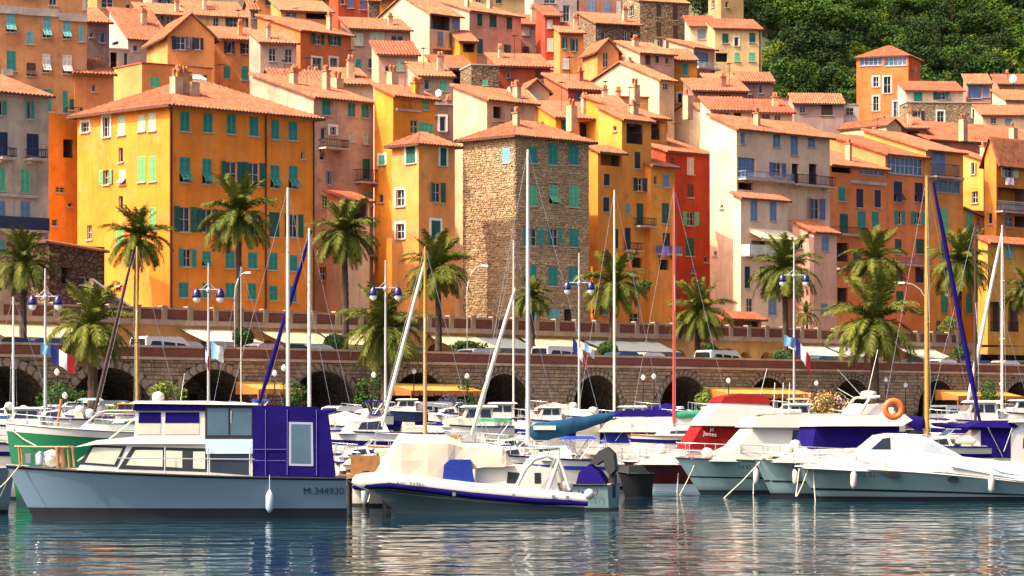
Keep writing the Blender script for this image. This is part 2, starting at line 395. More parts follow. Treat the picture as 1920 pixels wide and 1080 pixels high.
    if roof == 'hip':
        m = min(W, Ln)/2; t = rise/m; hd = m+oh; ez = H-oh*t+e+.1; x0, x1, y0, y1 = -oh, W+oh, -oh, Ln+oh
        if W >= Ln:
            slope(rb, (x0, y0, ez), (x1, y0, ez), (0, hd, hd*t), hd, hd); slope(rb, (x0, y1, ez), (x1, y1, ez), (0, -hd, hd*t), hd, hd)
            slope(rb, (x0, y0, ez), (x0, y1, ez), (hd, 0, hd*t), hd, hd); slope(rb, (x1, y0, ez), (x1, y1, ez), (-hd, 0, hd*t), hd, hd)
        else:
            slope(rb, (x0, y0, ez), (x0, y1, ez), (hd, 0, hd*t), hd, hd); slope(rb, (x1, y0, ez), (x1, y1, ez), (-hd, 0, hd*t), hd, hd)
            slope(rb, (x0, y0, ez), (x1, y0, ez), (0, hd, hd*t), hd, hd); slope(rb, (x0, y1, ez), (x1, y1, ez), (0, -hd, hd*t), hd, hd)
    elif roof == 'gx':
        t = rise/(Ln/2); hd = Ln/2+oh; ez = H-oh*t+e+.1
        slope(rb, (-.25, -oh, ez), (W+.25, -oh, ez), (0, hd, hd*t)); slope(rb, (-.25, Ln+oh, ez), (W+.25, Ln+oh, ez), (0, -hd, hd*t))
    elif roof == 'gy':
        t = rise/(W/2); hd = W/2+oh; ez = H-oh*t+e+.1
        slope(rb, (-oh, -.3, ez), (-oh, Ln+.25, ez), (hd, 0, hd*t)); slope(rb, (W+oh, -.3, ez), (W+oh, Ln+.25, ez), (-hd, 0, hd*t))
    elif roof == 'shed':
        t = rise/Ln; ez = H-oh*t+e+.1; slope(rb, (-.25, -oh, ez), (W+.25, -oh, ez), (0, Ln+oh+.2, (Ln+oh+.2)*t))
    elif roof == 'sx':
        t = rise/W; ez = H-oh*t+e+.1; slope(rb, (-oh, -.3, ez), (-oh, Ln+.25, ez), (W+oh+.2, 0, (W+oh+.2)*t))
    else:
        p = .5
        for a_ in ((-.08, -.08, W+.08, .22), (-.08, Ln-.22, W+.08, Ln+.08), (-.08, .22, .22, Ln-.22), (W-.22, .22, W+.08, Ln-.22)): rb.box(a_[0], a_[1], H, a_[2], a_[3], H+.12, 0)
        rb.box(.22, .22, H-.15, W-.22, Ln-.22, H-.02, 0)
    rt = rb.build('roof', [TILE[tile], WOODB] if roof != 'flat' else [TILE[tile] if tile == 'r' else SILL, SILL], root)
    rnd = random.Random(label)
    for i in range(ch):
        x, y = W*rnd.uniform(.15, .85), Ln*rnd.uniform(.2, .6)
        zr = H+(rise*.75 if roof != 'flat' else 0); hh = rnd.uniform(.4, .9); s = rnd.uniform(.15, .3)
        c = MB(); c.box(x-s, y-.25, H-.3, x+s, y+.25, zr+hh); c.box(x-s-.07, y-.32, zr+hh, x+s+.07, y+.32, zr+hh+.1, 1)
        c.lathe([(.11, 0), (.14, .3), (.02, .42)], (x-s*.45, y, zr+hh+.1), 7, 1); c.lathe([(.11, 0), (.14, .3), (.02, .42)], (x+s*.45, y, zr+hh+.1), 7, 1)
        c.build('chimney', [CHIM if rnd.random() < .7 else wm, CAPM], rt)
    if ch and rnd.random() < .7:
        x, y = W*rnd.uniform(.2, .8), Ln*.4; z = H+rise*.6; hgt = rnd.uniform(1.4, 2.4); a = MB()
        a.tube([(x, y, z-.5), (x, y, z+hgt)], .025, 4)
        for q in range(5): a.tube([(x-.35+.05*q, y-.4+.2*q, z+hgt-.1), (x+.35-.05*q, y-.4+.2*q, z+hgt-.1)], .014, 3)
        a.tube([(x, y-.45, z+hgt-.1), (x, y+.45, z+hgt-.1)], .016, 3); a.build('antenna', IRON, rt)
    for px in pipes:
        s, _ = hitR(px, yt); side = 'R'
        if s < .02: s = .1
        q = MB(); q.tube([(s, -.09, 0), (s, -.09, H-.1), (s, -oh*.8, H+.05)], .065, 6); q.build('drainpipe', PIPE, root)
    for side, a, b, z0, z1, k, c in todo:
        m_ = (a+b)/2; w_, h_ = b-a, z1-z0
        rz = 0 if side == 'R' else -math.pi/2
        pos = (m_, 0, z0) if side == 'R' else (0, m_, z0)
        if k == 'C':
            q = MB(); q.box(-w_/2, -.16, 0, w_/2, -.003, h_); q.build('cornice', SLAB, root, pos, rz); continue
        if k in 'YP':
            d = .85; w_ = r1(w_); h_ = max(.6, r1(h_))
            q = MB(); q.box(-w_/2-.03, -d-.03, -.14, w_/2+.03, -.002, 0)
            for sx in (-w_*.35, w_*.35): q.box(sx-.06, -d*.6, -.34, sx+.06, -.002, -.14)
            bo = q.build('balcony', SLAB, root, pos, rz); put('railing', rail_mesh(w_, d, h_, wm if k == 'P' and c == 'x' else (SH[c] if k == 'P' or c != 'g' else IRON), k == 'P'), bo); continue
        if k == 'N':
            q = MB(); rows = []
            for i in range(5): t = i/4; rows.append([(-w_/2, -.02-1.3*t, h_*(1-t)+.06*math.sin(t*3)), (w_/2, -.02-1.3*t, h_*(1-t)+.06*math.sin(t*3))])
            q.grid(rows); q.face([(-w_/2, -1.32, 0), (w_/2, -1.32, 0), (w_/2, -1.33, -.22), (-w_/2, -1.33, -.22)])
            for sx in (-w_/2, w_/2): q.face([(sx, -.02, h_), (sx, -1.32, 0), (sx, -.02, h_-.3)])
            q.build('awning', AWN if c != 'p' else SH['w'], root, pos, rz); continue
        if k == 'L':
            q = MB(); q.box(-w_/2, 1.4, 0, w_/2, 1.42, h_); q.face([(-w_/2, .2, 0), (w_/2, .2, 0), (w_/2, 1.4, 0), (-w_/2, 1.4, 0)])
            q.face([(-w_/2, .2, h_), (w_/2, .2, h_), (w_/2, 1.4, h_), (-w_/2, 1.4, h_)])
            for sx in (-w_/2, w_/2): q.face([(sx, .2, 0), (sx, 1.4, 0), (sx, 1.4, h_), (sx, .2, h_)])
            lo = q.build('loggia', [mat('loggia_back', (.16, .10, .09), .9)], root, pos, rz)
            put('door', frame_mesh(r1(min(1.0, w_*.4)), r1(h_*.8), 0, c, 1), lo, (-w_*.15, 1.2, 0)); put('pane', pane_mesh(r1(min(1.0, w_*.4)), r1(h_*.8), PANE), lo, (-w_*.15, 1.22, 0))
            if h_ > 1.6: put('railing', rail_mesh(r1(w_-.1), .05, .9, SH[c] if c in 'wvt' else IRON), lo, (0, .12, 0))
            continue
        W2, H2 = r1(w_), r1(h_)
        if k == 'G':
            wo = put('window', frame_mesh(W2, H2, 0, c, max(2, round(W2/.75))), root, pos, rz); put('pane', pane_mesh(W2, H2, BLUEG), wo); continue
        wo = put('window', frame_mesh(W2, H2, k in 'FW', 'w' if k in 'FD' and c == 'w' else None, 1 if W2 > .5 else 0), root, pos, rz)
        if k in 'SW':
            sw = W2/2 if W2 > .55 else W2; hs = shutter_mesh(sw, H2, c)
            if W2 > .55:
                for sg in (-1, 1): put('shutter', hs, wo, (sg*sw/2, .03, 0))
            else: put('shutter', hs, wo, (0, .03, 0))
            continue
        put('pane', pane_mesh(W2, H2, PANE), wo)
        if k == 'O':
            hs = shutter_mesh(W2/2, H2, c)
            for sg in (-1, 1):
                an = rnd.choice((0, 0, .12, .3, .55)); put('shutter', hs, wo, (sg*(W2*.5+.01+W2*.25*math.cos(an)), -.012-W2*.25*math.sin(an), 0)).rotation_euler = (0, 0, -sg*an)
        if k == 'H':
            hu = round(H2*.58*10)/10; sm = shutter_mesh(W2/2, hu, c)
            for sg in (-1, 1):
                put('shutter', sm, wo, (sg*W2/4, .03, H2-hu))
                fl = put('shutter', shutter_mesh(W2/2, round((H2-hu)*10)/10, c), wo, (sg*W2/4, -.02-(H2-hu)*.62, (H2-hu)*.22)); fl.rotation_euler = (-.72, 0, 0)
    return root, W, Ln, H, holes
def rubble(root, W, H, holes, mats, side='R', sw=(.22, .5), shh=(.16, .3), seed=3, quoin=False):
    """stones laid in rough courses over a wall face, joined as one stuff part"""
    rnd = random.Random(seed); mb = MB(); z = .02
    f = (lambda s, d, z: (s, -d, z)) if side == 'R' else (lambda s, d, z: (-d, s, z))
    while z < H-.1:
        hh = rnd.uniform(*shh); s = rnd.uniform(-.2, 0)
        while s < W:
            ww = rnd.uniform(*sw); a, b = max(.01, s+.015), min(W-.01, s+ww-.015); c, d = z+rnd.uniform(0, .03), min(H-.02, z+hh-.02+rnd.uniform(-.03, .05))
            s += ww
            if b-a < .08 or any(not (b < g[0]-.02 or a > g[1]+.02 or d < g[2]-.02 or c > g[3]+.02) for g in holes): continue
            t = rnd.uniform(.02, .09); i = min(.05, (b-a)*.25)
            j = lambda k: rnd.uniform(-k, k)
            base = [(a, c), (b, c), (b, d), (a, d)]; topq = [(a+i+j(.02), c+i*.8+j(.02)), (b-i+j(.02), c+i*.8+j(.02)), (b-i+j(.02), d-i*.8+j(.02)), (a+i+j(.02), d-i*.8+j(.02))]
            n0 = len(mb.v); mb.v += [f(p[0], 0, p[1]) for p in base]+[f(p[0], t+j(.015), p[1]) for p in topq]
            for q in ((4, 5, 6, 7), (0, 1, 5, 4), (1, 2, 6, 5), (2, 3, 7, 6), (3, 0, 4, 7)): mb.f.append(tuple(n0+k for k in q)); mb.m.append(0); mb.sm.append(False)
        z += hh
    return mb.build('stonework', mats, root, kind='stuff')
# ---------------------------------------------------------------- colours of the limewash
OY = (.96, .39, .06); TAN = (.66, .38, .18); GREY = (.64, .54, .44); MAUVE = (.54, .41, .34); CREAM = (.86, .68, .44); PINK = (.76, .48, .36)
RED = (.50, .10, .05); ORED = (.74, .26, .10); YEL = (.86, .42, .06); ORA = (.84, .41, .15); CYL = (.86, .68, .33); WHT = (.86, .70, .52); BRK = (.50, .14, .07)
STN = masonry('old_stone', (.34, .23, .14), (.16, .10, .065), 2.4); STN2 = masonry('pale_stone', (.44, .31, .18), (.24, .155, .09), 2.2); DST = masonry('dark_stone', (.20, .12, .075), (.08, .045, .03), 2.2)
h = house
# ---- far row at the top of the frame
h('tan house with two blue windows high behind the big orange skylight roof', (None, 182, 268), -25, 372, 'shed', 1.2, TAN, '190 -4 212 15 D v;236 8 245 17 D;222 -20 232 -4 S b', ch=0)
h('low brown house with a row of dark windows under a pale tiled roof', (None, 268, 352), 26, 362, 'shed', 1.6, (.45, .28, .18), '283 30 308 46 O n;312 30 326 46 D;336 28 348 44 D;332 31 335 33 D', tile='p')
h('mauve house cut by the top edge above the low brown house', (None, 285, 352), -12, 385, 'shed', 1, MAUVE, '297 -6 318 11 O n;332 -2 342 10 S b', ch=0)
h('cream house with one yellow shutter and dark windows at the top left', (None, 352, 462), 28, 358, 'shed', 2.0, CREAM, '386 30 393 50 S y;400 31 410 53 D;423 31 453 52 O g;360 32 370 48 S k', tile='p', ch=2)
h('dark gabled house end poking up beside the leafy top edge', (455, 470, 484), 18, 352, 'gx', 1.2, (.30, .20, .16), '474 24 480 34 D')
h('yellow house half hidden at the top behind the deep red house', (None, 482, 622), -8, 372, 'shed', 1.2, ORA, '497 -2 512 10 S g;560 -4 572 8 D;600 -3 610 10 S m', ch=2)
h('deep red house with violet shutters at the top edge', (None, 634, 692), -30, 355, 'flat', 0, RED, '652 -6 664 15 S v;674 -6 686 18 S v;640 -4 646 8 D', ch=0)
h('narrow stone house wedged behind the deep red house', (None, 692, 712), 2, 352, 'shed', .6, (.4, .3, .2), '', stonew=STN, ch=0)
h('ochre house with small windows peeping over the cream gable', (None, 706, 806), -2, 365, 'shed', 1.1, YEL, '716 2 726 9 D;752 0 764 10 S l;780 0 792 9 S w', ch=2)
h('tall cream pink house with arched top windows near the frame top', (800, 880, 977), 21, 322, 'shed', 2.0, PINK, '895 27 904 49 S g;918 28 931 51 S g;950 30 960 55 S g;895 73 905 101 S g;945 83 957 108 S g', '806 52 814 62 D', tile='p', ch=2)
h('yellow cream house cut by the top edge beyond the arched windows', (None, 885, 985), -12, 365, 'shed', 1.2, CYL, '892 -6 902 4 D;930 -4 940 6 S g', ch=2)
h('mauve and white house with narrow dark door below the top edge', (None, 1000, 1082), -30, 350, 'flat', 0, (.60, .50, .46), '1020 -4 1042 6 D;1056 10 1068 40 D n;1012 8 1028 26 L', ch=0)
h('dusky pink house with blue shutters beside the tall stone house', (None, 1086, 1176), -30, 346, 'flat', 0, (.50, .28, .22), '1102 0 1116 26 S b;1133 2 1143 29 S b;1156 2 1164 26 S w', ch=0)
h('tall old stone house with narrow maroon windows on the hill', (1168, 1200, 1292), 3, 332, 'shed', .7, STN, '1231 8 1239 32 S k;1262 10 1270 38 S k;1231 42 1239 69 S k;1262 48 1271 75 S k;1227 76 1248 98 O w;1208 80 1214 90 D', '1180 10 1188 30 D', stonew=STN2, oh=.2, tile='p', ch=0, name='stone_house')
h('squat tan stone house with sloping verge left of the tall stone house', (1085, 1117, 1200), 44, 326, 'shed', 1.3, STN, '1127 60 1135 78 D;1167 57 1176 80 D n;1182 57 1190 84 D n', '1095 45 1100 53 D', stonew=STN, name='stone_house')
h('plain tan tower block at the foot of the woods', (1328, 1352, 1394), -10, 348, 'flat', 0, (.52, .38, .20), '1360 4 1366 14 D', '1334 0 1340 14 D', ch=0)
h('cream house with a bright red roof under the tan tower', (1284, 1294, 1342), 50, 322, 'shed', 1.6, WHT, '1308 55 1323 73 S b;1312 84 1326 88 D', tile='r', ch=0)
h('yellow house with green shutters against the dark trees', (None, 1340, 1428), 54, 316, 'shed', .9, CYL, '1354 62 1366 81 S g;1405 62 1416 80 S g;1377 98 1387 115 S m;1404 98 1416 115 S m;1341 100 1364 116 L g', tile='r', oh=.3, pipes=(1424,), ch=0)
# ---- upper left
h('tall shabby tan house with pale cyan shutters at the far left', (None, -60, 163), -40, 262, 'flat', 0, TAN, '11 25 29 60 H c;80 32 95 71 H c;118 38 132 73 H c;148 48 157 78 S c;13 95 29 133 S t;80 101 94 136 H w;118 104 134 138 H w;80 168 96 222 S t;117 171 127 212 S t;131 186 138 206 S g;92 -14 107 10 D;155 -14 167 18 S w;4 130 24 142 C;-60 10 40 24 C;40 16 110 30 C;110 26 163 40 C;120 206 150 218 Y g', ch=0, wear=1.5)
h('narrow mauve house with a yellow corner strip and washing line', (None, 163, 205), 42, 264, 'shed', .8, (.46, .34, .32), '183 60 202 80 O b;185 108 193 125 D;168 60 175 70 D', ch=0, wear=1.4)
h('small mauve annex with a dark door between two tan houses', (None, 205, 243), 92, 300, 'flat', 0, MAUVE, '207 99 219 136 L;232 98 243 124 D', ch=0)
h('cream house under the broad orange roof with two skylights', (205, 240, 318), 71, 330, 'shed', 3.3, (.56, .45, .42), '290 77 306 113 S v;250 84 258 96 D', '210 62 222 84 L', Ld=9, ch=1, tile='o')
h('orange gabled house with black shutters and washing hung below', (None, 314, 402), 66, 305, 'gy', 2.0, ORA, '322 65 356 93 O n;360 68 381 93 O n', oh=.5, ch=0, back=8)
h('orange house with dark shuttered windows right of the gabled one', (None, 402, 490), 73, 306, 'shed', 1.4, ORA, '421 77 439 100 O n;450 82 473 101 O n;420 122 431 147 S t;453 124 465 150 S t', ch=1)
h('flat roofed orange block with a green window and pink awning', (214, 266, 397), 119, 276, 'flat', 0, ORA, '281 145 299 163 S m;322 138 373 150 N p;330 150 366 164 L;380 140 390 160 D', '', ch=0, tile='r')
h('low orange red wall house tucked behind the grey corner house', (None, 140, 212), 138, 258, 'shed', .5, (.72, .34, .14), '172 160 180 172 D', ch=0)
h('grey mauve house with two brown windows under a pale tile edge', (None, 488, 556), 80, 296, 'shed', 1.0, MAUVE, '504 90 518 115 D;534 92 548 118 D', tile='p', ch=1)
h('orange house with an open dark attic terrace on top', (None, 527, 622), 20, 316, 'shed', 1.4, ORA, '535 22 558 32 D w;574 20 612 36 L', tile='p', ch=0)
h('deep orange house with white framed lower windows', (483, 563, 658), 58, 302, 'shed', 1.7, ORED, '584 60 607 83 O g;615 62 638 85 O g;586 108 602 134 F g;619 108 632 136 F g', '500 20 506 28 D', ch=1)
h('pinkish tan house with pale roller blinds and a white grid window', (None, 657, 770), 54, 312, 'shed', 1.5, (.56, .37, .29), '664 62 681 85 S p;695 60 721 88 S p;733 67 757 91 D w;667 110 677 131 S t;700 66 702 68 D;690 110 700 128 D', ch=1)
h('cream gabled house with a dark loggia below the top edge', (705, 805, 863), 25, 312, 'gx', 2.1, CREAM, '808 26 845 56 L w;847 30 861 54 S b;820 60 831 87 S b;842 62 853 88 S b;812 92 856 102 D', '742 30 748 40 D', ch=1, tile='p')
h('small yellow house with a teal curtained loggia', (None, 862, 894), 78, 308, 'shed', .9, YEL, '868 82 890 98 L t', ch=0)
h('low pink house with one pale shutter and a thin red roof', (697, 710, 784), 103, 284, 'shed', 1.0, PINK, '742 110 757 133 S p;722 124 730 134 D', tile='r', ch=0)
h('mauve house with a green shutter and cream tiled roof', (None, 786, 850), 143, 268, 'shed', 1.2, MAUVE, '795 148 806 168 D;824 151 838 171 S m', tile='p')
h('shaded house under double red eaves by the rubble wall', (None, 822, 888), 128, 280, 'shed', 1.0, (.30, .19, .16), '850 134 864 160 L;868 138 880 158 D', tile='r', ch=0)  # dark wall colour stands in for the shade beneath the eaves
h('small rubble stone house between red eaves and brick red wall', (None, 884, 936), 122, 272, 'flat', 0, STN, '905 150 915 160 S m', stonew=STN, ch=0, name='stone_house')
h('long brick red house with a low flat top', (None, 934, 1032), 124, 274, 'shed', .6, BRK, '1004 132 1017 149 S k;950 134 958 146 D', ch=1)
h('pinkish grey house with four pale shutters beside the narrow red one', (None, 974, 1023), 46, 326, 'shed', .8, (.58, .42, .36), '979 50 992 66 S w;1003 50 1015 66 S w;980 87 991 108 S k;1003 87 1018 110 S b', tile='r')
h('narrow bright red house with pale windows on the hill', (None, 1022, 1051), 30, 318, 'shed', .6, (.54, .11, .06), '1026 37 1036 53 S w;1026 72 1037 96 S w;1028 114 1039 129 S w', ch=0, tile='r')
h('orange house joined to the narrow bright red one', (None, 1050, 1094), 62, 314, 'shed', 1.4, ORA, '1052 70 1063 91 O g;1070 74 1082 96 O g;1055 110 1067 129 S w', tile='p', ch=1)
h('small gabled house with an orange lit side and stone front', (1092, 1120, 1160), 96, 298, 'gy', 1.2, ORA, '1130 96 1141 126 D', oh=.35, ch=0)
h('long pink walled house under a broad cream roof', (1156, 1200, 1264), 100, 292, 'shed', 1.6, PINK, '1210 103 1219 122 S k;1229 106 1235 118 S k;1248 108 1254 120 D', tile='p', ch=1)
h('ochre house with one round topped teal window', (None, 1262, 1307), 113, 292, 'shed', .9, YEL, '1279 120 1290 141 S t', ch=0)
h('pink house with tall blue terrace windows and a white gable side', (1254, 1300, 1340), 90, 306, 'shed', .9, PINK, '1302 98 1329 125 G b;1300 124 1340 129 Y w;1306 140 1316 150 D', ch=0)
h('low house behind flowers with grey slate awning on the right slope', (None, 1335, 1390), 160, 292, 'shed', 1.0, (.55, .45, .42), '1345 170 1365 182 L;1372 170 1384 184 D', tile='p', ch=0)
h('brown roofed cottage right of the grey slate awning', (None, 1388, 1450), 152, 300, 'gx', 1.1, (.36, .25, .21), '1423 160 1430 175 D;1400 164 1408 176 D', ch=0)
h('low terrace house with pink bougainvillea and dark openings', (None, 1400, 1478), 184, 290, 'flat', 0, (.62, .50, .42), '1404 188 1440 198 L;1448 188 1470 198 L', ch=0, tile='r')
h('low terracotta topped house below the brown cottage', (None, 1300, 1402), 170, 282, 'shed', .9, (.38, .22, .17), '1320 176 1334 186 D;1350 178 1370 188 L;1380 178 1392 188 D', tile='o', ch=1)
# ---- right hand hillside
h('orange tower house with a glazed top floor below the woods', (1606, 1703, 1726), 104, 352, 'hip', 1.7, (.80, .26, .09), '1708 130 1713 140 D', '1612 105 1654 123 G w;1658 105 1700 123 G w;1637 143 1648 163 F w;1657 143 1670 175 F y;1637 180 1648 208 F b;1675 190 1686 219 F b', th=68, oh=.3, ch=0, name='tower_house')
h('low mauve house with a dark door left of the orange tower house', (1474, 1488, 1582), 193, 330, 'gx', 1.3, (.55, .40, .36), '1540 188 1561 216 S k;1500 200 1510 212 D', tile='p', ch=0)
h('tiny white house with a blue window at the orange tower foot', (None, 1578, 1610), 196, 326, 'flat', 0, (.85, .76, .68), '1586 202 1601 216 D v', ch=0)
h('white terrace house with teal and green shutters on a stone base', (None, 1698, 1806), 170, 338, 'shed', .9, WHT, '1714 173 1729 190 S t;1750 171 1781 187 O g;1708 194 1806 200 C', tile='r', ch=0)
h('long rubble stone house with three windows below the white terrace', (None, 1701, 1856), 192, 330, 'flat', 0, STN, '1710 208 1732 226 O n;1757 208 1770 229 F c;1823 205 1838 221 F c', stonew=STN2, ch=0, name='stone_house')
h('small house with purple doors and a tan roof at the wood edge', (1806, 1814, 1858), 158, 334, 'shed', 1.2, (.50, .30, .26), '1816 160 1840 184 G v;1843 162 1854 182 S v', tile='p', ch=0)
h('red roofed house with a satellite dish at the upper right edge', (1860, 1872, 1960), 158, 338, 'shed', 1.5, (.60, .30, .22), '1890 172 1904 186 D;1874 164 1880 172 D', tile='r', ch=1)
h('cream gabled house at the right edge under the dish', (1860, 1886, 1960), 188, 322, 'shed', 1.6, CREAM, '1898 200 1910 212 S w', tile='o', ch=0)
h('pale house with dark windows under a thin roof near the right edge', (None, 1842, 1960), 216, 310, 'shed', 1.0, CREAM, '1858 220 1868 232 D;1884 222 1898 234 S b', ch=0)
h('rose coloured house with the very broad red roof on the right', (None, 1742, 1985), 262, 296, 'shed', 3.0, (.66, .26, .19), '1760 270 1772 290 S k;1840 272 1852 292 S k;1900 270 1912 290 S w', tile='r', ch=0, Ld=9, th=30)
h('pale cream low house with a plain sunlit wall below the tower', (1574, 1662, 1690), 236, 300, 'gy', .8, CREAM, '1668 244 1678 256 D', '1600 240 1606 246 D', oh=.2, ch=1)
h('brick coloured shack with dark porch left of the broad red roof', (None, 1660, 1738), 240, 302, 'shed', 1.0, (.40, .22, .17), '1668 246 1690 260 L;1700 246 1724 262 L', ch=1)
# ---- middle rows
h('small cream gabled house above the orange corner house roof', (484, 520, 640), 160, 262, 'gx', 1.5, CREAM, '540 166 550 176 D;600 168 610 178 D', ch=2, Ld=8)
h('cream house with tiny chimneys below the deep orange house', (612, 640, 700), 158, 255, 'shed', 1.3, CREAM, '', '', ch=2, tile='o')
h('large cream gabled house with one tiny window in its sunlit end', (1092, 1236, 1264), 150, 266, 'gx', 1.8, CREAM, '1243 156 1252 168 D', '1155 135 1162 146 D', tile='p', ch=1)
h('cream house with brown slatted loggia above the stone tower', (1020, 1065, 1128), 167, 258, 'shed', 1.0, (.50, .17, .09), '1078 172 1115 190 G k', '1030 170 1036 178 D', tile='o', ch=1)
h('small tan gabled cottage left of the brown loggia house', (None, 982, 1030), 172, 258, 'gy', 1.0, (.62, .42, .28), '1000 174 1012 184 S c', oh=.3, ch=0)
h('orange tan block with two chimneys and a single tiny window', (1124, 1150, 1216), 182, 252, 'flat', 0, (.66, .36, .13), '1175 197 1185 206 D', '1132 196 1138 204 D', tile='r', ch=2)
h('low yellow house with a cream roof below the large cream gable', (1096, 1120, 1180), 208, 248, 'shed', 1.1, YEL, '1140 214 1150 224 D', ch=1, tile='p')
h('ochre house with one green shutter right above the stone tower', (1000, 1042, 1132), 221, 243, 'shed', 1.3, YEL, '1052 225 1065 248 S g;1086 228 1111 258 L w', '1012 226 1020 240 D', ch=1)
h('mauve house with a grey window above the stone tower roof', (None, 945, 1010), 196, 250, 'shed', 1.2, (.60, .42, .32), '970 204 984 230 S b;950 206 958 218 D', tile='p', ch=1)
h('dark shaded house in the gap left of the cream tower', (None, 800, 862), 196, 250, 'flat', 0, (.30, .19, .15), '824 218 836 246 F g;812 208 818 216 D', ch=1)  # wall colour darkened to hold the shadow of the gap
h('cream gabled house with sunlit end above the red house', (1240, 1334, 1362), 217, 262, 'gx', 1.2, (.88, .72, .48), '', '1272 210 1282 227 S w;1273 248 1281 263 S w', tile='p', ch=1, Ld=9)
h('white attic house with dark openings above the tall white block', (None, 1334, 1410), 207, 256, 'shed', .7, WHT, '1334 210 1344 221 D;1348 210 1368 223 D;1376 212 1390 224 L', tile='r', ch=0)
h('white attic house with a red roof right of the other white attic', (None, 1402, 1486), 211, 258, 'shed', .8, WHT, '1403 214 1420 224 L;1428 214 1444 224 D;1452 216 1464 226 D', tile='r', ch=1)
# ---- front row
h('grey corner house with a long black balcony at the far left', (None, -70, 91), 168, 'v20', 'shed', 1.6, GREY, '-8 188 10 216 O t;48 192 63 223 O t;-6 248 14 292 S n;50 250 72 292 S n;0 313 9 358 S m;39 317 55 361 S m;-70 362 68 368 C;-6 375 10 412 S b;38 378 56 412 S b;-70 405 78 430 P n;-6 447 10 478 S c;38 449 56 480 S c;46 280 76 298 Y n;-10 280 18 296 Y n', ch=0, wear=1.4, zb=8.4)
h('deep orange alley house in shade left of the orange corner house', (None, 91, 160), 212, 'v33', 'flat', 0, (.88, .42, .06), '118 262 139 296 L;104 350 122 361 D;97 410 109 424 D;128 380 136 388 D', ch=0, zb=8.4)
OR_ = h('big orange corner house with teal shutters and a hipped tile roof', (145, 318, 590), 196, 'v21.5', 'hip', 2.3, OY,
  '338 210 355 246 S t;381 213 398 248 S t;425 216 442 251 S t;468 220 484 255 S t;508 226 523 261 S t;541 228 557 263 S t;337 295 356 342 H t;379 298 397 345 H t;413 302 454 347 O g;455 305 496 349 O g;507 310 524 353 H t;541 312 558 354 H t;564 284 571 298 D;327 388 366 435 O g;369 391 408 436 O g;424 392 440 438 S t;466 396 482 440 S t;505 399 523 444 S g;533 401 568 445 O g;335 467 367 500 O t;379 470 395 499 H t;422 471 440 503 S t;465 472 482 503 S t;504 474 520 506 S t;543 477 557 508 S t;335 528 353 557 S t;379 530 395 558 S t;423 531 440 558 S t;465 532 480 561 S t;505 535 520 563 S t;543 537 556 566 S t',
  '153 228 167 248 F p;193 219 206 257 F w;221 217 235 253 S p;259 215 272 246 S p;279 213 292 245 S p;222 277 231 304 D;188 318 212 346 O l;224 318 236 346 H p;222 366 231 392 D;259 294 272 341 S l;280 293 293 340 S l;259 390 272 431 S l;281 389 293 433 S l;163 423 173 449 D;218 430 232 456 S l;218 527 225 536 D;160 560 168 566 D', ch=3, pipes=(320, 497, 587), wear=.8, zb=8.4, oh=.55)
h('shabby pink grey house with green shutters right of the orange corner house', (None, 588, 700), 184, 'v28', 'shed', 2.2, (.66, .49, .37),
  '604 188 619 216 S t;652 192 666 219 S t;678 193 691 221 S t;602 238 611 262 D;619 238 630 253 F c;654 245 664 266 S p;680 247 690 270 S p;600 274 609 300 D;612 320 622 346 O b;601 318 623 347 S b;597 270 640 278 Y g;680 298 693 336 S g;664 320 706 342 Y g;680 358 703 386 S c;604 366 616 392 D;604 430 614 452 D;662 476 690 530 O w;655 455 704 478 Y g;668 550 688 578 D;600 500 612 526 D;632 480 648 520 L;680 430 694 462 D', ch=2, wear=1.5, zb=8.4)
h('tiny red roofed lean-to with a blue green loggia in the shaded alley', (613, 645, 693), 376, 'v23', 'shed', .6, CREAM, '650 380 690 412 L t;656 420 672 440 D', '', tile='r', ch=0, zb=8.4)
h('ochre house with round green windows behind the yellow tower house', (702, 737, 816), 180, 'v25.5', 'shed', 1.7, YEL, '762 180 774 191 S m;792 183 804 206 S m;769 225 785 250 D n;785 227 796 251 S m;797 230 811 251 S m;742 205 788 209 C', '727 175 736 186 D;711 292 722 309 W m;710 366 718 380 D', ch=2, zb=8.4)
h('yellow orange tower house with white framed slit windows', (735, 785, 853), 268, 'v20', 'hip', .8, (.90, .46, .15), '825 278 837 311 W g;803 342 834 379 O g;808 413 826 450 W g;806 500 822 530 S g', '762 275 779 306 W g;743 355 758 387 F w;743 420 758 448 F w', ch=0, wear=1.0, zb=8.4, name='tower_house')
h('tall cream house with bare sunlit wall behind the stone tower', (850, 913, 1002), 188, 'v25.5', 'shed', 1.3, (.84, .62, .40), '925 200 941 222 L;958 204 968 222 S b;922 238 950 246 Y g', '870 250 890 320 S p;873 350 884 376 S p;872 420 882 446 S b', ch=1, wear=1.3, zb=8.4)
STOWER = h('old rubble stone tower house with teal shutters and tiled roof', (868, 965, 1104), 253, 'v18.5', 'hip', 1.3, STN,
  '990 275 1006 306 S t;1028 272 1045 309 S t;1067 272 1084 309 S t;990 347 1006 386 S m;1030 348 1046 383 H m;1067 347 1084 388 S m;980 428 1015 461 O t;1022 428 1056 461 O t;1068 430 1084 463 S t;989 498 1005 531 S t;1028 500 1045 536 S t;1066 500 1083 536 S t;1030 580 1050 620 S c;1058 580 1074 620 L;996 580 1010 618 S c',
  '942 276 956 305 S c', ch=1, zb=8.4, stonew=masonry('tower_mortar', (.46, .32, .18), (.32, .215, .12), 3.4), name='stone_tower', oh=.5)
h('yellow house with a purple dark loggia right of the stone tower', (1104, 1121, 1167), 285, 'v22', 'shed', .9, (.92, .44, .08), '1126 289 1164 311 L v;1132 326 1143 348 S n;1131 371 1142 397 S n;1152 429 1159 466 S n;1136 490 1150 512 D;1128 560 1140 590 S t', '', ch=0, wear=.9, zb=8.4)
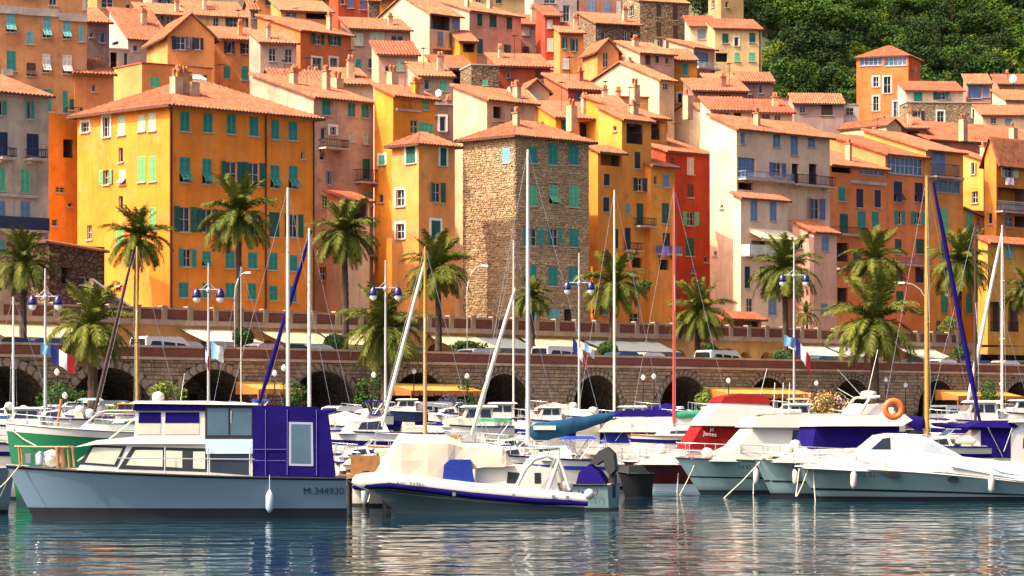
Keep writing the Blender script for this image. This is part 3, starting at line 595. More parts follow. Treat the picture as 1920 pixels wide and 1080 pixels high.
h('tall narrow yellow house with deep dark windows and little balconies', (1122, 1166, 1221), 224, 'v23', 'shed', 1.5, (.92, .48, .10), '1175 231 1206 270 L n;1190 284 1200 316 S n;1187 333 1211 358 O n;1172 381 1181 401 S c;1194 382 1205 422 S g;1172 428 1182 468 S n;1185 483 1204 502 L;1188 412 1216 424 Y g;1170 456 1192 470 Y k;1180 586 1198 606 D', '1149 236 1156 246 D', ch=1, wear=.9, zb=8.4)
h('yellow house with a railed balcony beside the red house', (None, 1220, 1265), 312, 'v22.4', 'shed', .8, (.92, .48, .10), '1243 327 1254 351 S b;1241 382 1254 419 S g;1243 436 1256 463 S n;1236 488 1254 506 L;1230 466 1264 476 P v;1226 330 1233 346 D', ch=0, wear=.9, zb=8.4)
h('ochre attic house with a big dark window above the yellow houses', (None, 1214, 1250), 222, 'v29', 'shed', .9, YEL, '1217 226 1238 262 L n;1232 280 1240 290 D', ch=0, zb=8.4)
h('crimson red house with bright green open shutters', (None, 1248, 1336), 284, 'v27', 'shed', 1.3, RED, '1288 294 1301 327 S w;1289 345 1300 370 S k;1281 397 1308 423 O m;1286 446 1301 480 S g;1295 500 1304 512 D;1256 296 1264 312 S k;1320 480 1328 492 D', ch=1, wear=1.0, zb=8.4)
h('tall pale block with bare sunlit side and pinkish balconied front', (1331, 1381, 1556), 242, 'v21', 'shed', 1.2, (.94, .72, .54),
  '1388 248 1396 270 S b;1449 249 1463 276 S b;1482 252 1496 291 S b;1515 255 1528 276 S b;1442 306 1473 331 O v;1485 306 1498 346 L;1517 308 1533 346 L;1478 330 1552 348 Y g;1384 296 1416 333 G b;1384 330 1474 338 Y b;1384 341 1412 356 L;1407 377 1420 414 S b;1443 378 1456 414 S b;1405 430 1478 450 N;1410 452 1440 466 L;1386 462 1472 480 Y w;1511 373 1545 411 O v;1392 500 1404 540 S n;1424 500 1440 530 D;1450 506 1464 532 S b;1395 222 1410 236 D', '1338 470 1344 480 D;1350 385 1356 391 D', ch=1, wear=.9, zb=8.4)
h('pink gabled annex with a blue sailing boat painted on its wall', (1486, 1526, 1569), 436, 'v17.5', 'shed', .9, (.82, .54, .42), '1540 442 1554 471 S b;1512 567 1527 592 S b;1538 568 1552 590 S b', '1494 450 1504 466 D', ch=0, wear=.9, zb=8.4, oh=.35)
h('small pale annex with an orange tile lean-to roof on the white block', (1378, 1389, 1476), 372, 'v18', 'shed', .8, (.94, .73, .56), '1407 377 1420 414 S b;1443 378 1456 414 S b;1404 430 1476 450 N;1408 452 1440 468 L;1390 462 1470 480 P w;1424 500 1440 530 D;1450 506 1464 532 S b;1396 500 1406 540 S n;1400 560 1412 590 D;1440 556 1456 590 S b', ch=0, wear=.8, zb=8.4, oh=.3)
h('low red tiled house beside the palms at the terrace', (1340, 1352, 1428), 597, 'v13.6', 'shed', 1.0, (.75, .48, .20), '1376 600 1424 616 L', tile='r', ch=0, zb=8.4, Ld=3)
h('vivid orange house with a tiled attic left of the blue glazed one', (None, 1556, 1662), 310, 'v26', 'shed', 1.3, (.87, .35, .13), '1560 312 1596 324 L;1612 313 1658 328 G w;1572 350 1584 377 S t;1606 355 1618 389 S n;1640 357 1651 389 S n;1574 400 1590 436 S g;1608 397 1623 433 S t;1635 397 1647 425 S t;1558 426 1614 440 Y g;1594 340 1660 346 C;1568 455 1592 490 L;1600 470 1614 500 S g;1640 480 1652 510 S g;1570 540 1590 570 L;1620 540 1634 570 D;1560 492 1604 504 Y g', ch=1, wear=.8, zb=8.4)
h('orange house crowned by a blue glazed veranda', (None, 1660, 1738), 290, 'v26.2', 'shed', .9, (.88, .35, .14), '1664 293 1731 327 G w;1676 340 1691 379 H n;1715 343 1730 379 H n;1676 395 1696 421 O t;1708 397 1734 421 O t;1678 448 1690 476 S g;1718 448 1732 476 S g;1679 486 1734 497 Y v;1680 500 1692 530 S n;1716 500 1731 530 S n;1680 545 1694 580 S g', tile='r', ch=0, wear=.8, zb=8.4)
h('yellow lit attic house above the vivid orange one', (1594, 1654, 1690), 276, 'v33', 'shed', .8, (.84, .44, .10), '', '1620 282 1626 288 D', ch=1, zb=8.4)
h('ochre house with a glazed grey blue bay and green shutters', (None, 1736, 1806), 282, 'v26', 'shed', 1.2, (.86, .48, .13), '1748 286 1772 326 S b;1742 308 1786 332 Y n;1750 337 1801 361 G b;1738 331 1806 336 C;1764 390 1777 437 S m;1764 450 1776 486 S t;1764 500 1776 540 S t;1764 545 1777 586 S t;1756 600 1766 622 D', ch=0, wear=1.0, zb=8.4)
h('plain ochre house with two green shutter columns near the right edge', (None, 1804, 1852), 392, 'v26.4', 'sx', -.8, (.86, .48, .13), '1811 395 1824 437 S m;1811 450 1823 486 S t;1811 550 1823 587 S t;1832 408 1840 424 D;1811 500 1823 535 S t', ch=0, wear=1.0, zb=8.4)
h('yellow house with its bright sunlit end below the broad red roof', (1796, 1844, 1862), 302, 'v31', 'shed', 1.0, (.86, .52, .12), '', '1818 305 1831 327 O p;1822 358 1834 381 D', ch=1, zb=8.4)
h('orange house with pale shutters and a dark balcony at the right edge', (1846, 1868, 1975), 292, 'v24', 'gx', 1.6, (.80, .36, .08), '1876 307 1906 333 O p;1870 353 1925 396 L w;1870 354 1885 393 S m;1884 405 1900 426 D;1902 405 1925 426 L;1866 390 1930 398 Y n', '1852 400 1860 420 D', ch=0, wear=1.0, zb=8.4)
h('low sunlit yellow house with tall dark arcade openings at the right edge', (1834, 1852, 1975), 455, 'v19', 'shed', .9, (.84, .50, .10), '1885 462 1899 482 S c;1856 565 1880 622 L;1890 565 1912 622 L;1930 565 1950 622 L', '', tile='r', ch=0, wear=1.0, zb=8.4)
h('small dark stone ruin with a lean-to tile canopy by the stairs', (None, 92, 196), 458, 'v16', 'sx', -.4, STN, '115 500 134 531 L;150 520 162 534 D', stonew=DST, tile='o', ch=0, zb=8.4, name='stone_ruin', cat='ruin', Ld=4)
# geometry stones on the tower, both seen faces
_r, _W, _L, _H, _ho = STOWER
SM = masonry('tower_stones', (.56, .40, .235), (.28, .19, .105), island=True)
rubble(_r, _W, _H, _ho['R'], SM, 'R', (.13, .36), (.11, .21), seed=5); rubble(_r, _L, _H, _ho['L'], SM, 'L', (.13, .36), (.11, .21), seed=9)
# ---------------------------------------------------------------- promenade: quay wall, road, arcade, terrace
QZ, RZ, TZ = 2.3, 6.12, 9.2
U0, U1 = u_of(-120, 0), u_of(2060, 0)
def asphalt(name, col):
    m = mat(name, col, .95, .3, .8, bmp=.4); return m
def sheet(name, v0, v1, z, m, kind='structure'):
    mb = MB(); n = 24
    mb.grid([[uv(U0-8+(U1-U0+16)*i/n, v, z) for i in range(n+1)] for v in (v0, v1)], smooth=False); return mb.build(name, m, kind=kind)
sheet('quay', -13, .6, QZ, asphalt('quay_concrete', (.30, .27, .22)))
sheet('road', .35, 12.1, RZ, asphalt('road_asphalt', (.06, .06, .06)))
sheet('pavement', 8.4, 12.05, RZ+.12, asphalt('pavement_stone', (.30, .26, .21)))
sheet('terrace', 12.3, 34, TZ, asphalt('terrace_paving', (.36, .29, .22)))
mb = MB(); mb.grid([[uv(U0-8+(U1-U0+16)*i/8, v, z) for i in range(9)] for v, z in ((-13, QZ), (-13, -1.5))], smooth=False); mb.build('quay_edge', masonry('quay_edge_stone', (.22, .19, .15), (.08, .07, .06), 1.2), kind='structure')
mb = MB(); mb.grid([[uv(U0-8+(U1-U0+16)*i/8, v, RZ+.12) for i in range(9)] for v in (8.38,)]+[[uv(U0-8+(U1-U0+16)*i/8, 8.38, RZ) for i in range(9)]], smooth=False); mb.build('kerb', SILL, kind='structure')
BRICKM = None
def brickmat(name, c1, c2, mortar, sc):
    m, n, l, p = _new(name); v = mapped(n, l, (1, 1, 1)); rot = nd(n, 'ShaderNodeMapping'); rot.inputs['Rotation'].default_value = (math.pi/2, 0, 0); l.new(v, rot.inputs[0])
    b = nd(n, 'ShaderNodeTexBrick'); b.inputs['Scale'].default_value = sc; b.inputs['Color1'].default_value = (*c1, 1); b.inputs['Color2'].default_value = (*c2, 1); b.inputs['Mortar'].default_value = (*mortar, 1); b.inputs['Mortar Size'].default_value = .012
    l.new(rot.outputs[0], b.inputs['Vector'])
    c = mix(n, l, ramp(n, l, noise(n, l, v, .6, 7, .7), .4, .75, cb=(.6,)*3+(1,)), b.outputs[0], dim(c1, .5)); l.new(c, p.inputs['Base Color']); p.inputs['Roughness'].default_value = .9; return m
BAND = brickmat('red_brick', (.27, .075, .04), (.20, .05, .03), (.22, .14, .10), 2.2)
PALE = stucco((.60, .47, .36), 1.3); OCH = stucco((.84, .54, .20), 1.2)
QST = masonry('quay_stones', (.44, .305, .20), (.20, .135, .09), island=True)
def quay_wall():
    root = thing('quay_wall', 'long arched stone quay wall with a red brick parapet below the road', 'quay wall', uv(U0, 0, 0), TH)
    W = U1-U0; zc = 6.42
    cs = [(u_of(px, 0)-U0, r) for px, r in zip((10, 205, 400, 605, 785, 945, 1118, 1282, 1440, 1597, 1757, 1915), (3.1, 3.1, 3.1, 2.9, 2.6, 2.4, 2.25, 2.5, 2.3, 2.35, 2.4, 2.6))]
    mb = MB(); N = 20; xs = 0
    for c, r in cs:
        zs = 5.92-r
        mb.face([(xs, 0, QZ-.2), (c-r, 0, QZ-.2), (c-r, 0, zc), (xs, 0, zc)]); xs = c+r
        arc = [(c-r*math.cos(math.pi*i/N), zs+r*math.sin(math.pi*i/N)) for i in range(N+1)]
        for (a, b), (d, e) in zip(arc, arc[1:]):
            mb.face([(a, 0, b), (d, 0, e), (d, 0, zc), (a, 0, zc)]); mb.face([(a, 0, b), (d, 0, e), (d, 4, e), (a, 4, b)])
        for x in (c-r, c+r): mb.face([(x, 0, QZ-.2), (x, 4, QZ-.2), (x, 4, zs), (x, 0, zs)])
        mb.face([(c-r, 4, QZ-.2), (c+r, 4, QZ-.2), (c+r, 4, 6), (c-r, 4, 6)])
    mb.face([(xs, 0, QZ-.2), (W, 0, QZ-.2), (W, 0, zc), (xs, 0, zc)])
    mb.build('wall', masonry('quay_mortar', (.16, .12, .09), (.09, .065, .05), 3), root)
    # doors and shop fronts inside the arches
    for i, (c, r) in enumerate(cs):
        d = MB(); zt = QZ+2.4
        for sx in (-.9, 0, .9): d.box(c+sx*r*.55-.42, 3.86, QZ, c+sx*r*.55+.42, 3.98, zt, 0); d.box(c+sx*r*.55-.32, 3.83, QZ+.9, c+sx*r*.55+.32, 3.858, zt-.2, 1)
        d.build('shop_front', [WOODB, PANE], root)
    rnd = random.Random(4); sb = MB(); z = QZ
    while z < zc-.08:
        hh = rnd.uniform(.18, .3); x = rnd.uniform(-.2, 0)
        while x < W-.2:
            ww = rnd.uniform(.22, .55); a, b = max(.02, x+.012), min(W-.02, x+ww-.012); x += ww
            m_, zm = (a+b)/2, z+hh/2
            if any((abs(m_-c) < r+.36 and zm < 5.92-r) or math.hypot(m_-c, zm-(5.92-r)) < r+.48 for c, r in cs): continue
            c_, d_ = z+.01, min(zc-.01, z+hh-.015); t = rnd.uniform(.02, .07); i = .03
            n0 = len(sb.v); sb.v += [(a, 0, c_), (b, 0, c_), (b, 0, d_), (a, 0, d_), (a+i, -t, c_+i), (b-i, -t, c_+i), (b-i, -t-.01, d_-i), (a+i, -t, d_-i)]
            for q in ((4, 5, 6, 7), (0, 1, 5, 4), (1, 2, 6, 5), (2, 3, 7, 6), (3, 0, 4, 7)): sb.f.append(tuple(n0+k for k in q)); sb.m.append(0); sb.sm.append(False)
        z += hh
    sb.build('stonework', QST, root, kind='stuff')
    VM = masonry('voussoir_stone', (.40, .31, .23), (.24, .17, .12), 1.2); vcache = {}
    for c, r in cs:
        n = 19
        for i in range(n):
            if r not in vcache:
                a = math.pi/n*.47; q = MB(); P = [(rr*math.sin(s*a), rr*math.cos(s*a)) for rr, s in ((r, -1), (r+.46, -1), (r+.46, 1), (r, 1))]
                q.prism([(x, z_) for x, z_ in P], -.085, .02); vcache[r] = q.mesh('voussoir', VM)
            th = -math.pi/2+math.pi*(i+.5)/n
            o = put('voussoir', vcache[r], root, (c, 0, 5.92-r)); o.rotation_euler = (0, th, 0)
    q = MB(); q.box(-.5, -.22, zc, W+.5, .4, zc+.16); q.build('cornice', PALE, root)
    q = MB(); q.box(-.5, -.06, zc+.16, W+.5, .34, 7.12); q.build('parapet', BAND, root)
    q = MB(); q.box(-.5, -.14, 7.12, W+.5, .42, 7.25); q.build('coping', PALE, root)
quay_wall()
def arcade():
    root = thing('arcade', 'low ochre arcade of little round arches under the terrace', 'arcade', uv(U0, 12, 0), TH); W = U1-U0
    mb = MB(); x = 1.2; N = 8; xs = 0; r = .78
    while x < W-1.5:
        zs = RZ+1.25; mb.face([(xs, 0, RZ), (x-r, 0, RZ), (x-r, 0, TZ), (xs, 0, TZ)]); xs = x+r
        arc = [(x-r*math.cos(math.pi*i/N), zs+r*math.sin(math.pi*i/N)) for i in range(N+1)]
        for (a, b), (d, e) in zip(arc, arc[1:]):
            mb.face([(a, 0, b), (d, 0, e), (d, 0, TZ), (a, 0, TZ)]); mb.face([(a, 0, b), (d, 0, e), (d, 1.6, e), (a, 1.6, b)])
        for q in (x-r, x+r): mb.face([(q, 0, RZ), (q, 1.6, RZ), (q, 1.6, zs), (q, 0, zs)])
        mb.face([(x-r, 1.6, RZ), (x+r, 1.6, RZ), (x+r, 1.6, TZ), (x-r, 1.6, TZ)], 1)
        x += 2.45
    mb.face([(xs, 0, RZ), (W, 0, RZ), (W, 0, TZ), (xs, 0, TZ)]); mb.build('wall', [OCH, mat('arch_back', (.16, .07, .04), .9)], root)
    q = MB(); q.box(-.3, -.25, TZ-.28, W+.3, .3, TZ+.02); q.build('cornice', PALE, root)
    b = thing('balustrade', 'terrace balustrade of pale posts and red brown panels above the arcade', 'balustrade', uv(U0, 12.05, TZ+.02), TH)
    pm = MB(); pm.box(-.2, -.16, 0, .2, .2, .84); pm.box(-.26, -.2, .84, .26, .24, .92); pm = pm.mesh('post', PALE)
    st = 2.05; am = MB(); am.box(.2, -.05, .06, st-.2, .1, .68); am = am.mesh('panel', BAND)
    rl = MB(); rl.box(.2, -.1, .68, st-.2, .14, .8); rl.box(.2, -.09, 0, st-.2, .13, .06); rl = rl.mesh('coping', PALE)
    for i in range(int(W/st)):
        put('post', pm, b, (i*st, 0, 0)); put('panel', am, b, (i*st, 0, 0)); put('coping', rl, b, (i*st, 0, 0))
arcade()
# ---------------------------------------------------------------- awnings over the arcade shops
CANV = {k: mat('canvas_'+k, c, .85, .14, 1.2) for k, c in (('cream', (.52, .42, .24)), ('grey', (.17, .17, .16)), ('white', (.52, .46, .36)), ('yellow', (.50, .28, .05)), ('orange', (.48, .16, .03)))}
def awning(label, x0, x1, v, zt, zb, out, c, cv=None, posts=False, group='shop awnings along the quay'):
    a, b = u_of(x0, v), u_of(x1, v); wd = b-a
    root = thing('awning', label, 'awning', uv(a, v-.02, zb if not posts else QZ), TH, group); z0 = 0 if not posts else zb-QZ
    mb = MB(); rows = []; n = max(3, int(wd/1.1))
    for j in range(5):
        t = j/4; rows.append([(wd*i/n, -.05-out*t, z0+(zt-zb)*(1-t)-.07*math.sin(math.pi*t)+(.02 if i % 2 else 0)) for i in range(n+1)])
    mb.grid(rows, smooth=False); mb.build('canopy', CANV[c], root)
    vb = MB()
    for i in range(n*2): vb.face([(wd*i/n/2, -.06-out, z0), (wd*(i+1)/n/2, -.06-out, z0), (wd*(i+1)/n/2-.04, -.08-out, z0-.34+.05*(i % 2)), (wd*i/n/2+.04, -.08-out, z0-.34+.05*(i % 2))])
    vb.build('valance', CANV[cv or c], root)
    for x, x2 in ((.03, 0), (wd-.03, wd)):
        fb = MB(); fb.tube([(x, -.05, z0+(zt-zb)-.1), (x, -out, z0-.03)], .03, 5)
        if posts:
            fb.tube([(x, -out+.05, 0), (x, -out+.05, z0)], .045, 6); fb.face([(x2, -.05, z0+zt-zb), (x2, -out, z0), (x2, -out, z0-.3), (x2, -.05, z0-.3)])
        fb.build('frame', [CANV[cv or c] if posts else IRON], root)
for x0, x1, c, lb in ((-40, 128, 'cream', 'long cream awning at the far left arcade'), (336, 446, 'white', 'pale awning beside the round bush under the orange house'), (486, 588, 'cream', 'cream awning left of the round topiary bush'),
    (594, 692, 'cream', 'cream awning between the topiary and the big lower palm'), (800, 888, 'cream', 'bright cream awning right of the yellow tower house'), (882, 962, 'grey', 'grey awning below the stone tower'), (972, 1078, 'cream', 'long cream awning at the foot of the stone tower'),
    (1090, 1228, 'grey', 'long grey awning behind the parked vans'), (1466, 1540, 'white', 'white awning behind the tall flag pole'), (1546, 1600, 'white', 'white awning left of the bushy lower palm'), (1680, 1746, 'white', 'white awning right of the bushy lower palm')):
    awning(lb, x0, x1, 12, TZ-.45, RZ+1.75, 2.6, c)
for x0, x1, lb in ((440, 522, 'narrow yellow awning behind the white masts'), (726, 862, 'yellow awning with orange valance before the middle arches'), (1322, 1482, 'long yellow awning behind the red canopied boat'), (1752, 1874, 'yellow awning with scalloped orange edge at the right arches')):
    awning(lb, x0, x1, -.1, 5.2, 4.75, 2.2, 'yellow', 'orange', True, 'yellow restaurant awnings on the quay')

# ---------------------------------------------------------------- palms
FR = foliage('palm_leaf', (.034, .060, .009), (.13, .13, .018)); FD = foliage('palm_leaf_dry', (.15, .10, .03), (.24, .15, .05)); TRK = mat('palm_trunk', (.085, .052, .034), .95, .4, 3, bmp=1)
def frond_mesh(a0, curl, seed, m, dens=24):
    rnd = random.Random(seed); mb = MB(); pts = []; x = z = 0; a = a0; n = dens
    for i in range(n+1): pts.append(Vector((x, 0, z))); x += math.cos(a)/n; z += math.sin(a)/n; a -= curl/n
    mb.tube(pts[::4], [.014*(1-.8*i/(len(pts[::4])-1)) for i in range(len(pts[::4]))], 3, smooth=False)
    for i in range(3, n+1):
        t = i/n; p = pts[i]; d = (pts[i]-pts[i-1]).normalized(); L = .20*math.sin(math.pi*min(1, .12+t*.86))**.6+.03; up = Vector((0, 0, 1)); nrm = (up-d*up.dot(d)).normalized()
        for sg in (-1, 1):
            for q in (0, .5):
                o = p-d*q/n; s = Vector((0, sg, 0)); tip = o+(s*.66+d*.78+nrm*rnd.uniform(-.25, .35)).normalized()*L*rnd.uniform(.8, 1.1)-Vector((0, 0, L*rnd.uniform(.1, .45)))
                mid = (o+tip)/2+Vector((0, 0, L*.1)); wv = d*.011
                mb.face([o-wv, o+wv, mid+wv, mid-wv]); mb.face([mid-wv, mid+wv, tip])
    return mb.mesh('frond', m)
FM = [[frond_mesh(a, c, i*7+k, m) for k in range(2)] for i, (a, c, m) in enumerate(((1.45, .9, FR), (1.0, 1.5, FR), (.5, 1.7, FR), (.0, 1.4, FR), (-.5, .9, FR), (-.95, .5, FD)))]
def palm(label, px, py, rpx, v, zb, fat=.2, n=76, dry=1):
    D = Dv(px, v); c = at(px, py, D); R = rpx*D/F*1.22; rnd = random.Random(label); hgt = c.z-zb
    root = thing('palm_tree', label, 'palm tree', (c.x, c.y, zb), 0, 'palms along the harbour front')
    tb = MB(); k = max(8, int(hgt/.28)); lean = rnd.uniform(-.25, .25); pts, rr = [], []
    for i in range(k+1):
        t = i/k; pts.append((lean*math.sin(t*2.2)*(1-t), 0, hgt*t)); rr.append(fat*(1.25-.35*t+(.25 if t > .9 else 0))*(1.06 if i % 2 else .95))
    tb.tube(pts, rr, 9, smooth=False); tb.build('trunk', TRK, root)
    for i in range(n):
        t = i/n; e = 1-t*1.12+rnd.uniform(-.08, .08); b = min(5 if dry and t > .9 else 4, int((1-e)*4.7)); b = max(0, b)
        o = put('frond', FM[b][rnd.randrange(2)], root, (0, 0, hgt+.1)); s = R*rnd.uniform(.82, 1.12)*(1.0 if b < 4 else .85)
        o.rotation_euler = (rnd.uniform(-.25, .25), rnd.uniform(-.1, .1), i*2.399963+rnd.uniform(-.2, .2)); o.scale = (s, s, s)
for a in (('palm at the far left beside the grey corner house', 45, 500, 62, 6, RZ), ('slender palm before the sunlit side of the orange corner house', 258, 452, 62, 7, RZ, .16), ('tall dark trunked palm before the orange corner house', 447, 408, 74, 6.5, RZ, .19),
          ('palm in front of the shaded alley beside the blue furled sail', 645, 442, 66, 6.5, RZ), ('broad low palm before the left arches', 172, 618, 78, -4.5, QZ, .26), ('broad low palm between two lamp posts by the yellow awning', 722, 622, 80, -4.5, QZ, .26),
          ('palm right of the yellow tower house', 820, 508, 64, 7, RZ), ('small palm at the foot of the stone tower', 998, 562, 40, 9, RZ, .16), ('palm before the yellow houses beside a white mast', 1150, 540, 62, 6.5, RZ),
          ('palm below the red house', 1310, 590, 60, 6, RZ), ('palm with yellowing fronds before the white block', 1471, 510, 66, 8, RZ), ('palm before the vivid orange house above the broad low palm', 1640, 495, 62, 10, RZ),
          ('broad dense low palm before the right arches', 1638, 610, 84, -4.5, QZ, .28), ('palm between the yellow mast and the blue furled sail', 1800, 498, 64, 8, RZ), ('palm cut off by the right edge', 1926, 545, 46, 7, RZ)):
    palm(*a)
palm('tiny terrace palm left of the pink annex', 1512, 592, 26, 14, TZ, .1, 30, 0)
# ---------------------------------------------------------------- bushes
def clump(name, label, cat, px, py, rx, rz, v, zb, m, n=900, leaf=.11, shape='round', group=None, flowers=None):
    D = Dv(px, v); c = at(px, py, D); rnd = random.Random(label); X, Z = rx*D/F, rz*D/F
    root = thing(name, label, cat, (c.x, c.y, zb), 0, group); cz = c.z-zb; mb = MB()
    lobes = [(Vector((rnd.gauss(0, .4), rnd.gauss(0, .4), rnd.gauss(0, .4))), rnd.uniform(.4, .75)) for _ in range(7)] if shape != 'round' else [(Vector((0, 0, 0)), 1)]
    for i in range(n):
        lc, lr = lobes[i % len(lobes)]; d = Vector((rnd.gauss(0, 1), rnd.gauss(0, 1), rnd.gauss(0, 1))).normalized(); p = lc+d*lr*rnd.uniform(.75, 1.03)
        p = Vector((p.x*X, p.y*X, p.z*Z+cz)); p.z = max(.08, p.z)
        t = (d+Vector((rnd.gauss(0, .5), rnd.gauss(0, .5), rnd.gauss(0, .5)))).normalized(); s = leaf*rnd.uniform(.7, 1.4); a = t.orthogonal().normalized(); a.rotate(Matrix.Rotation(rnd.uniform(0, 6.3), 3, t)); b = t.cross(a)
        mb.face([p-a*s*.9, p-b*s*.4, p+a*s*.9, p+b*s*.4], 1 if flowers and rnd.random() < .42 else 0)
    mb.build('foliage', [m]+([flowers] if flowers else []), root); tb = MB(); tb.tube([(0, 0, 0), (.02, 0, cz*.6), (0, .03, cz)], [.07, .05, .03], 5); tb.build('stem', TRK, root)
BUSH = foliage('bush_leaf', (.02, .05, .012), (.05, .10, .02)); BUSH2 = foliage('bush_leaf_light', (.06, .11, .02), (.14, .17, .03))
clump('bush', 'round clipped bush on the road beside the pale awning', 'bush', 456, 632, 21, 17, 4, RZ, BUSH, 1300)
clump('bush', 'round clipped bush below the cream awnings by a mast', 'bush', 628, 641, 20, 15, 4, RZ, BUSH, 1300)
clump('bush', 'dark hedge bush before the bright cream awning', 'bush', 868, 648, 34, 10, 5, RZ, BUSH, 1000, shape='x')
clump('bush', 'dark round bush behind the white parked van', 'bush', 1140, 655, 20, 14, 4.5, RZ, BUSH, 1000)
clump('bush', 'dark bush behind the vans at the long grey awning', 'bush', 1336, 660, 24, 12, 5, RZ, BUSH, 900, shape='x')
clump('bush', 'leafy bush under the white awning beside the flag pole', 'bush', 1466, 663, 26, 11, 5, RZ, BUSH, 900, shape='x')
clump('bush', 'leafy bush near the right edge behind the parapet', 'bush', 1798, 662, 22, 14, 5, RZ, BUSH, 900, shape='x')
clump('bush', 'bush with yellow leaves beside the string of little flags', 'bush', 312, 735, 30, 22, -3, QZ, BUSH2, 1200, shape='x')
clump('bush', 'dark bush in front of the arch behind the two white masts', 'bush', 548, 742, 26, 32, -2, QZ, BUSH, 1200, shape='x')
clump('bush', 'dark tall bush right of the wide arch by the lower palm', 'bush', 695, 740, 26, 34, -1.5, QZ, BUSH, 1300, shape='x')
clump('bush', 'big dark bush right of the yellow awning', 'bush', 878, 748, 22, 38, -2, QZ, BUSH, 1300, shape='x')
clump('bush', 'grey lavender flowering bush beside the big dark bush', 'bush', 835, 762, 24, 18, -6, QZ, foliage('lavender_leaf', (.10, .11, .13), (.22, .22, .28)), 1000, shape='x')
clump('bush', 'dark bushes at the yellow awning by the right arches', 'bush', 1852, 748, 22, 26, -2.5, QZ, BUSH, 1000, shape='x')
clump('bush', 'low green bush below the left arches', 'bush', 100, 742, 40, 24, -2, QZ, BUSH, 1300, shape='x')
clump('bush', 'clipped hedge in front of the white parked vehicle', 'bush', 215, 766, 34, 12, -7, QZ, BUSH2, 1000, shape='x')
clump('bush', 'bush with yellow green leaves right of the dark arch', 'bush', 1318, 752, 20, 22, -3, QZ, BUSH2, 900, shape='x')
FLO = foliage('orange_flowers', (.75, .22, .10), (.85, .42, .22)); FLP = foliage('pink_flowers', (.70, .30, .30), (.80, .50, .45))
clump('flower_bush', 'orange flowering bush behind the white boat roof', 'flower bush', 1532, 756, 26, 28, -6, QZ, BUSH2, 1400, .12, 'x', flowers=FLO)
clump('flower_bush', 'pink flowering bush right of the orange flowering one', 'flower bush', 1566, 752, 22, 24, -6, QZ, BUSH2, 1100, .12, 'x', flowers=FLP)
clump('flower_bush', 'pale pink flowers beside the white radar arch', 'flower bush', 1592, 768, 18, 14, -7, QZ, BUSH2, 800, .12, 'x', flowers=FLP)
clump('plant', 'leafy terrace plant before the ochre house near the right', 'plant', 1782, 606, 22, 14, 13.2, TZ, BUSH2, 700, shape='x')
clump('plant', 'climbing terrace plant under the yellow houses', 'plant', 1196, 536, 30, 16, 14, TZ, BUSH, 900, shape='x')
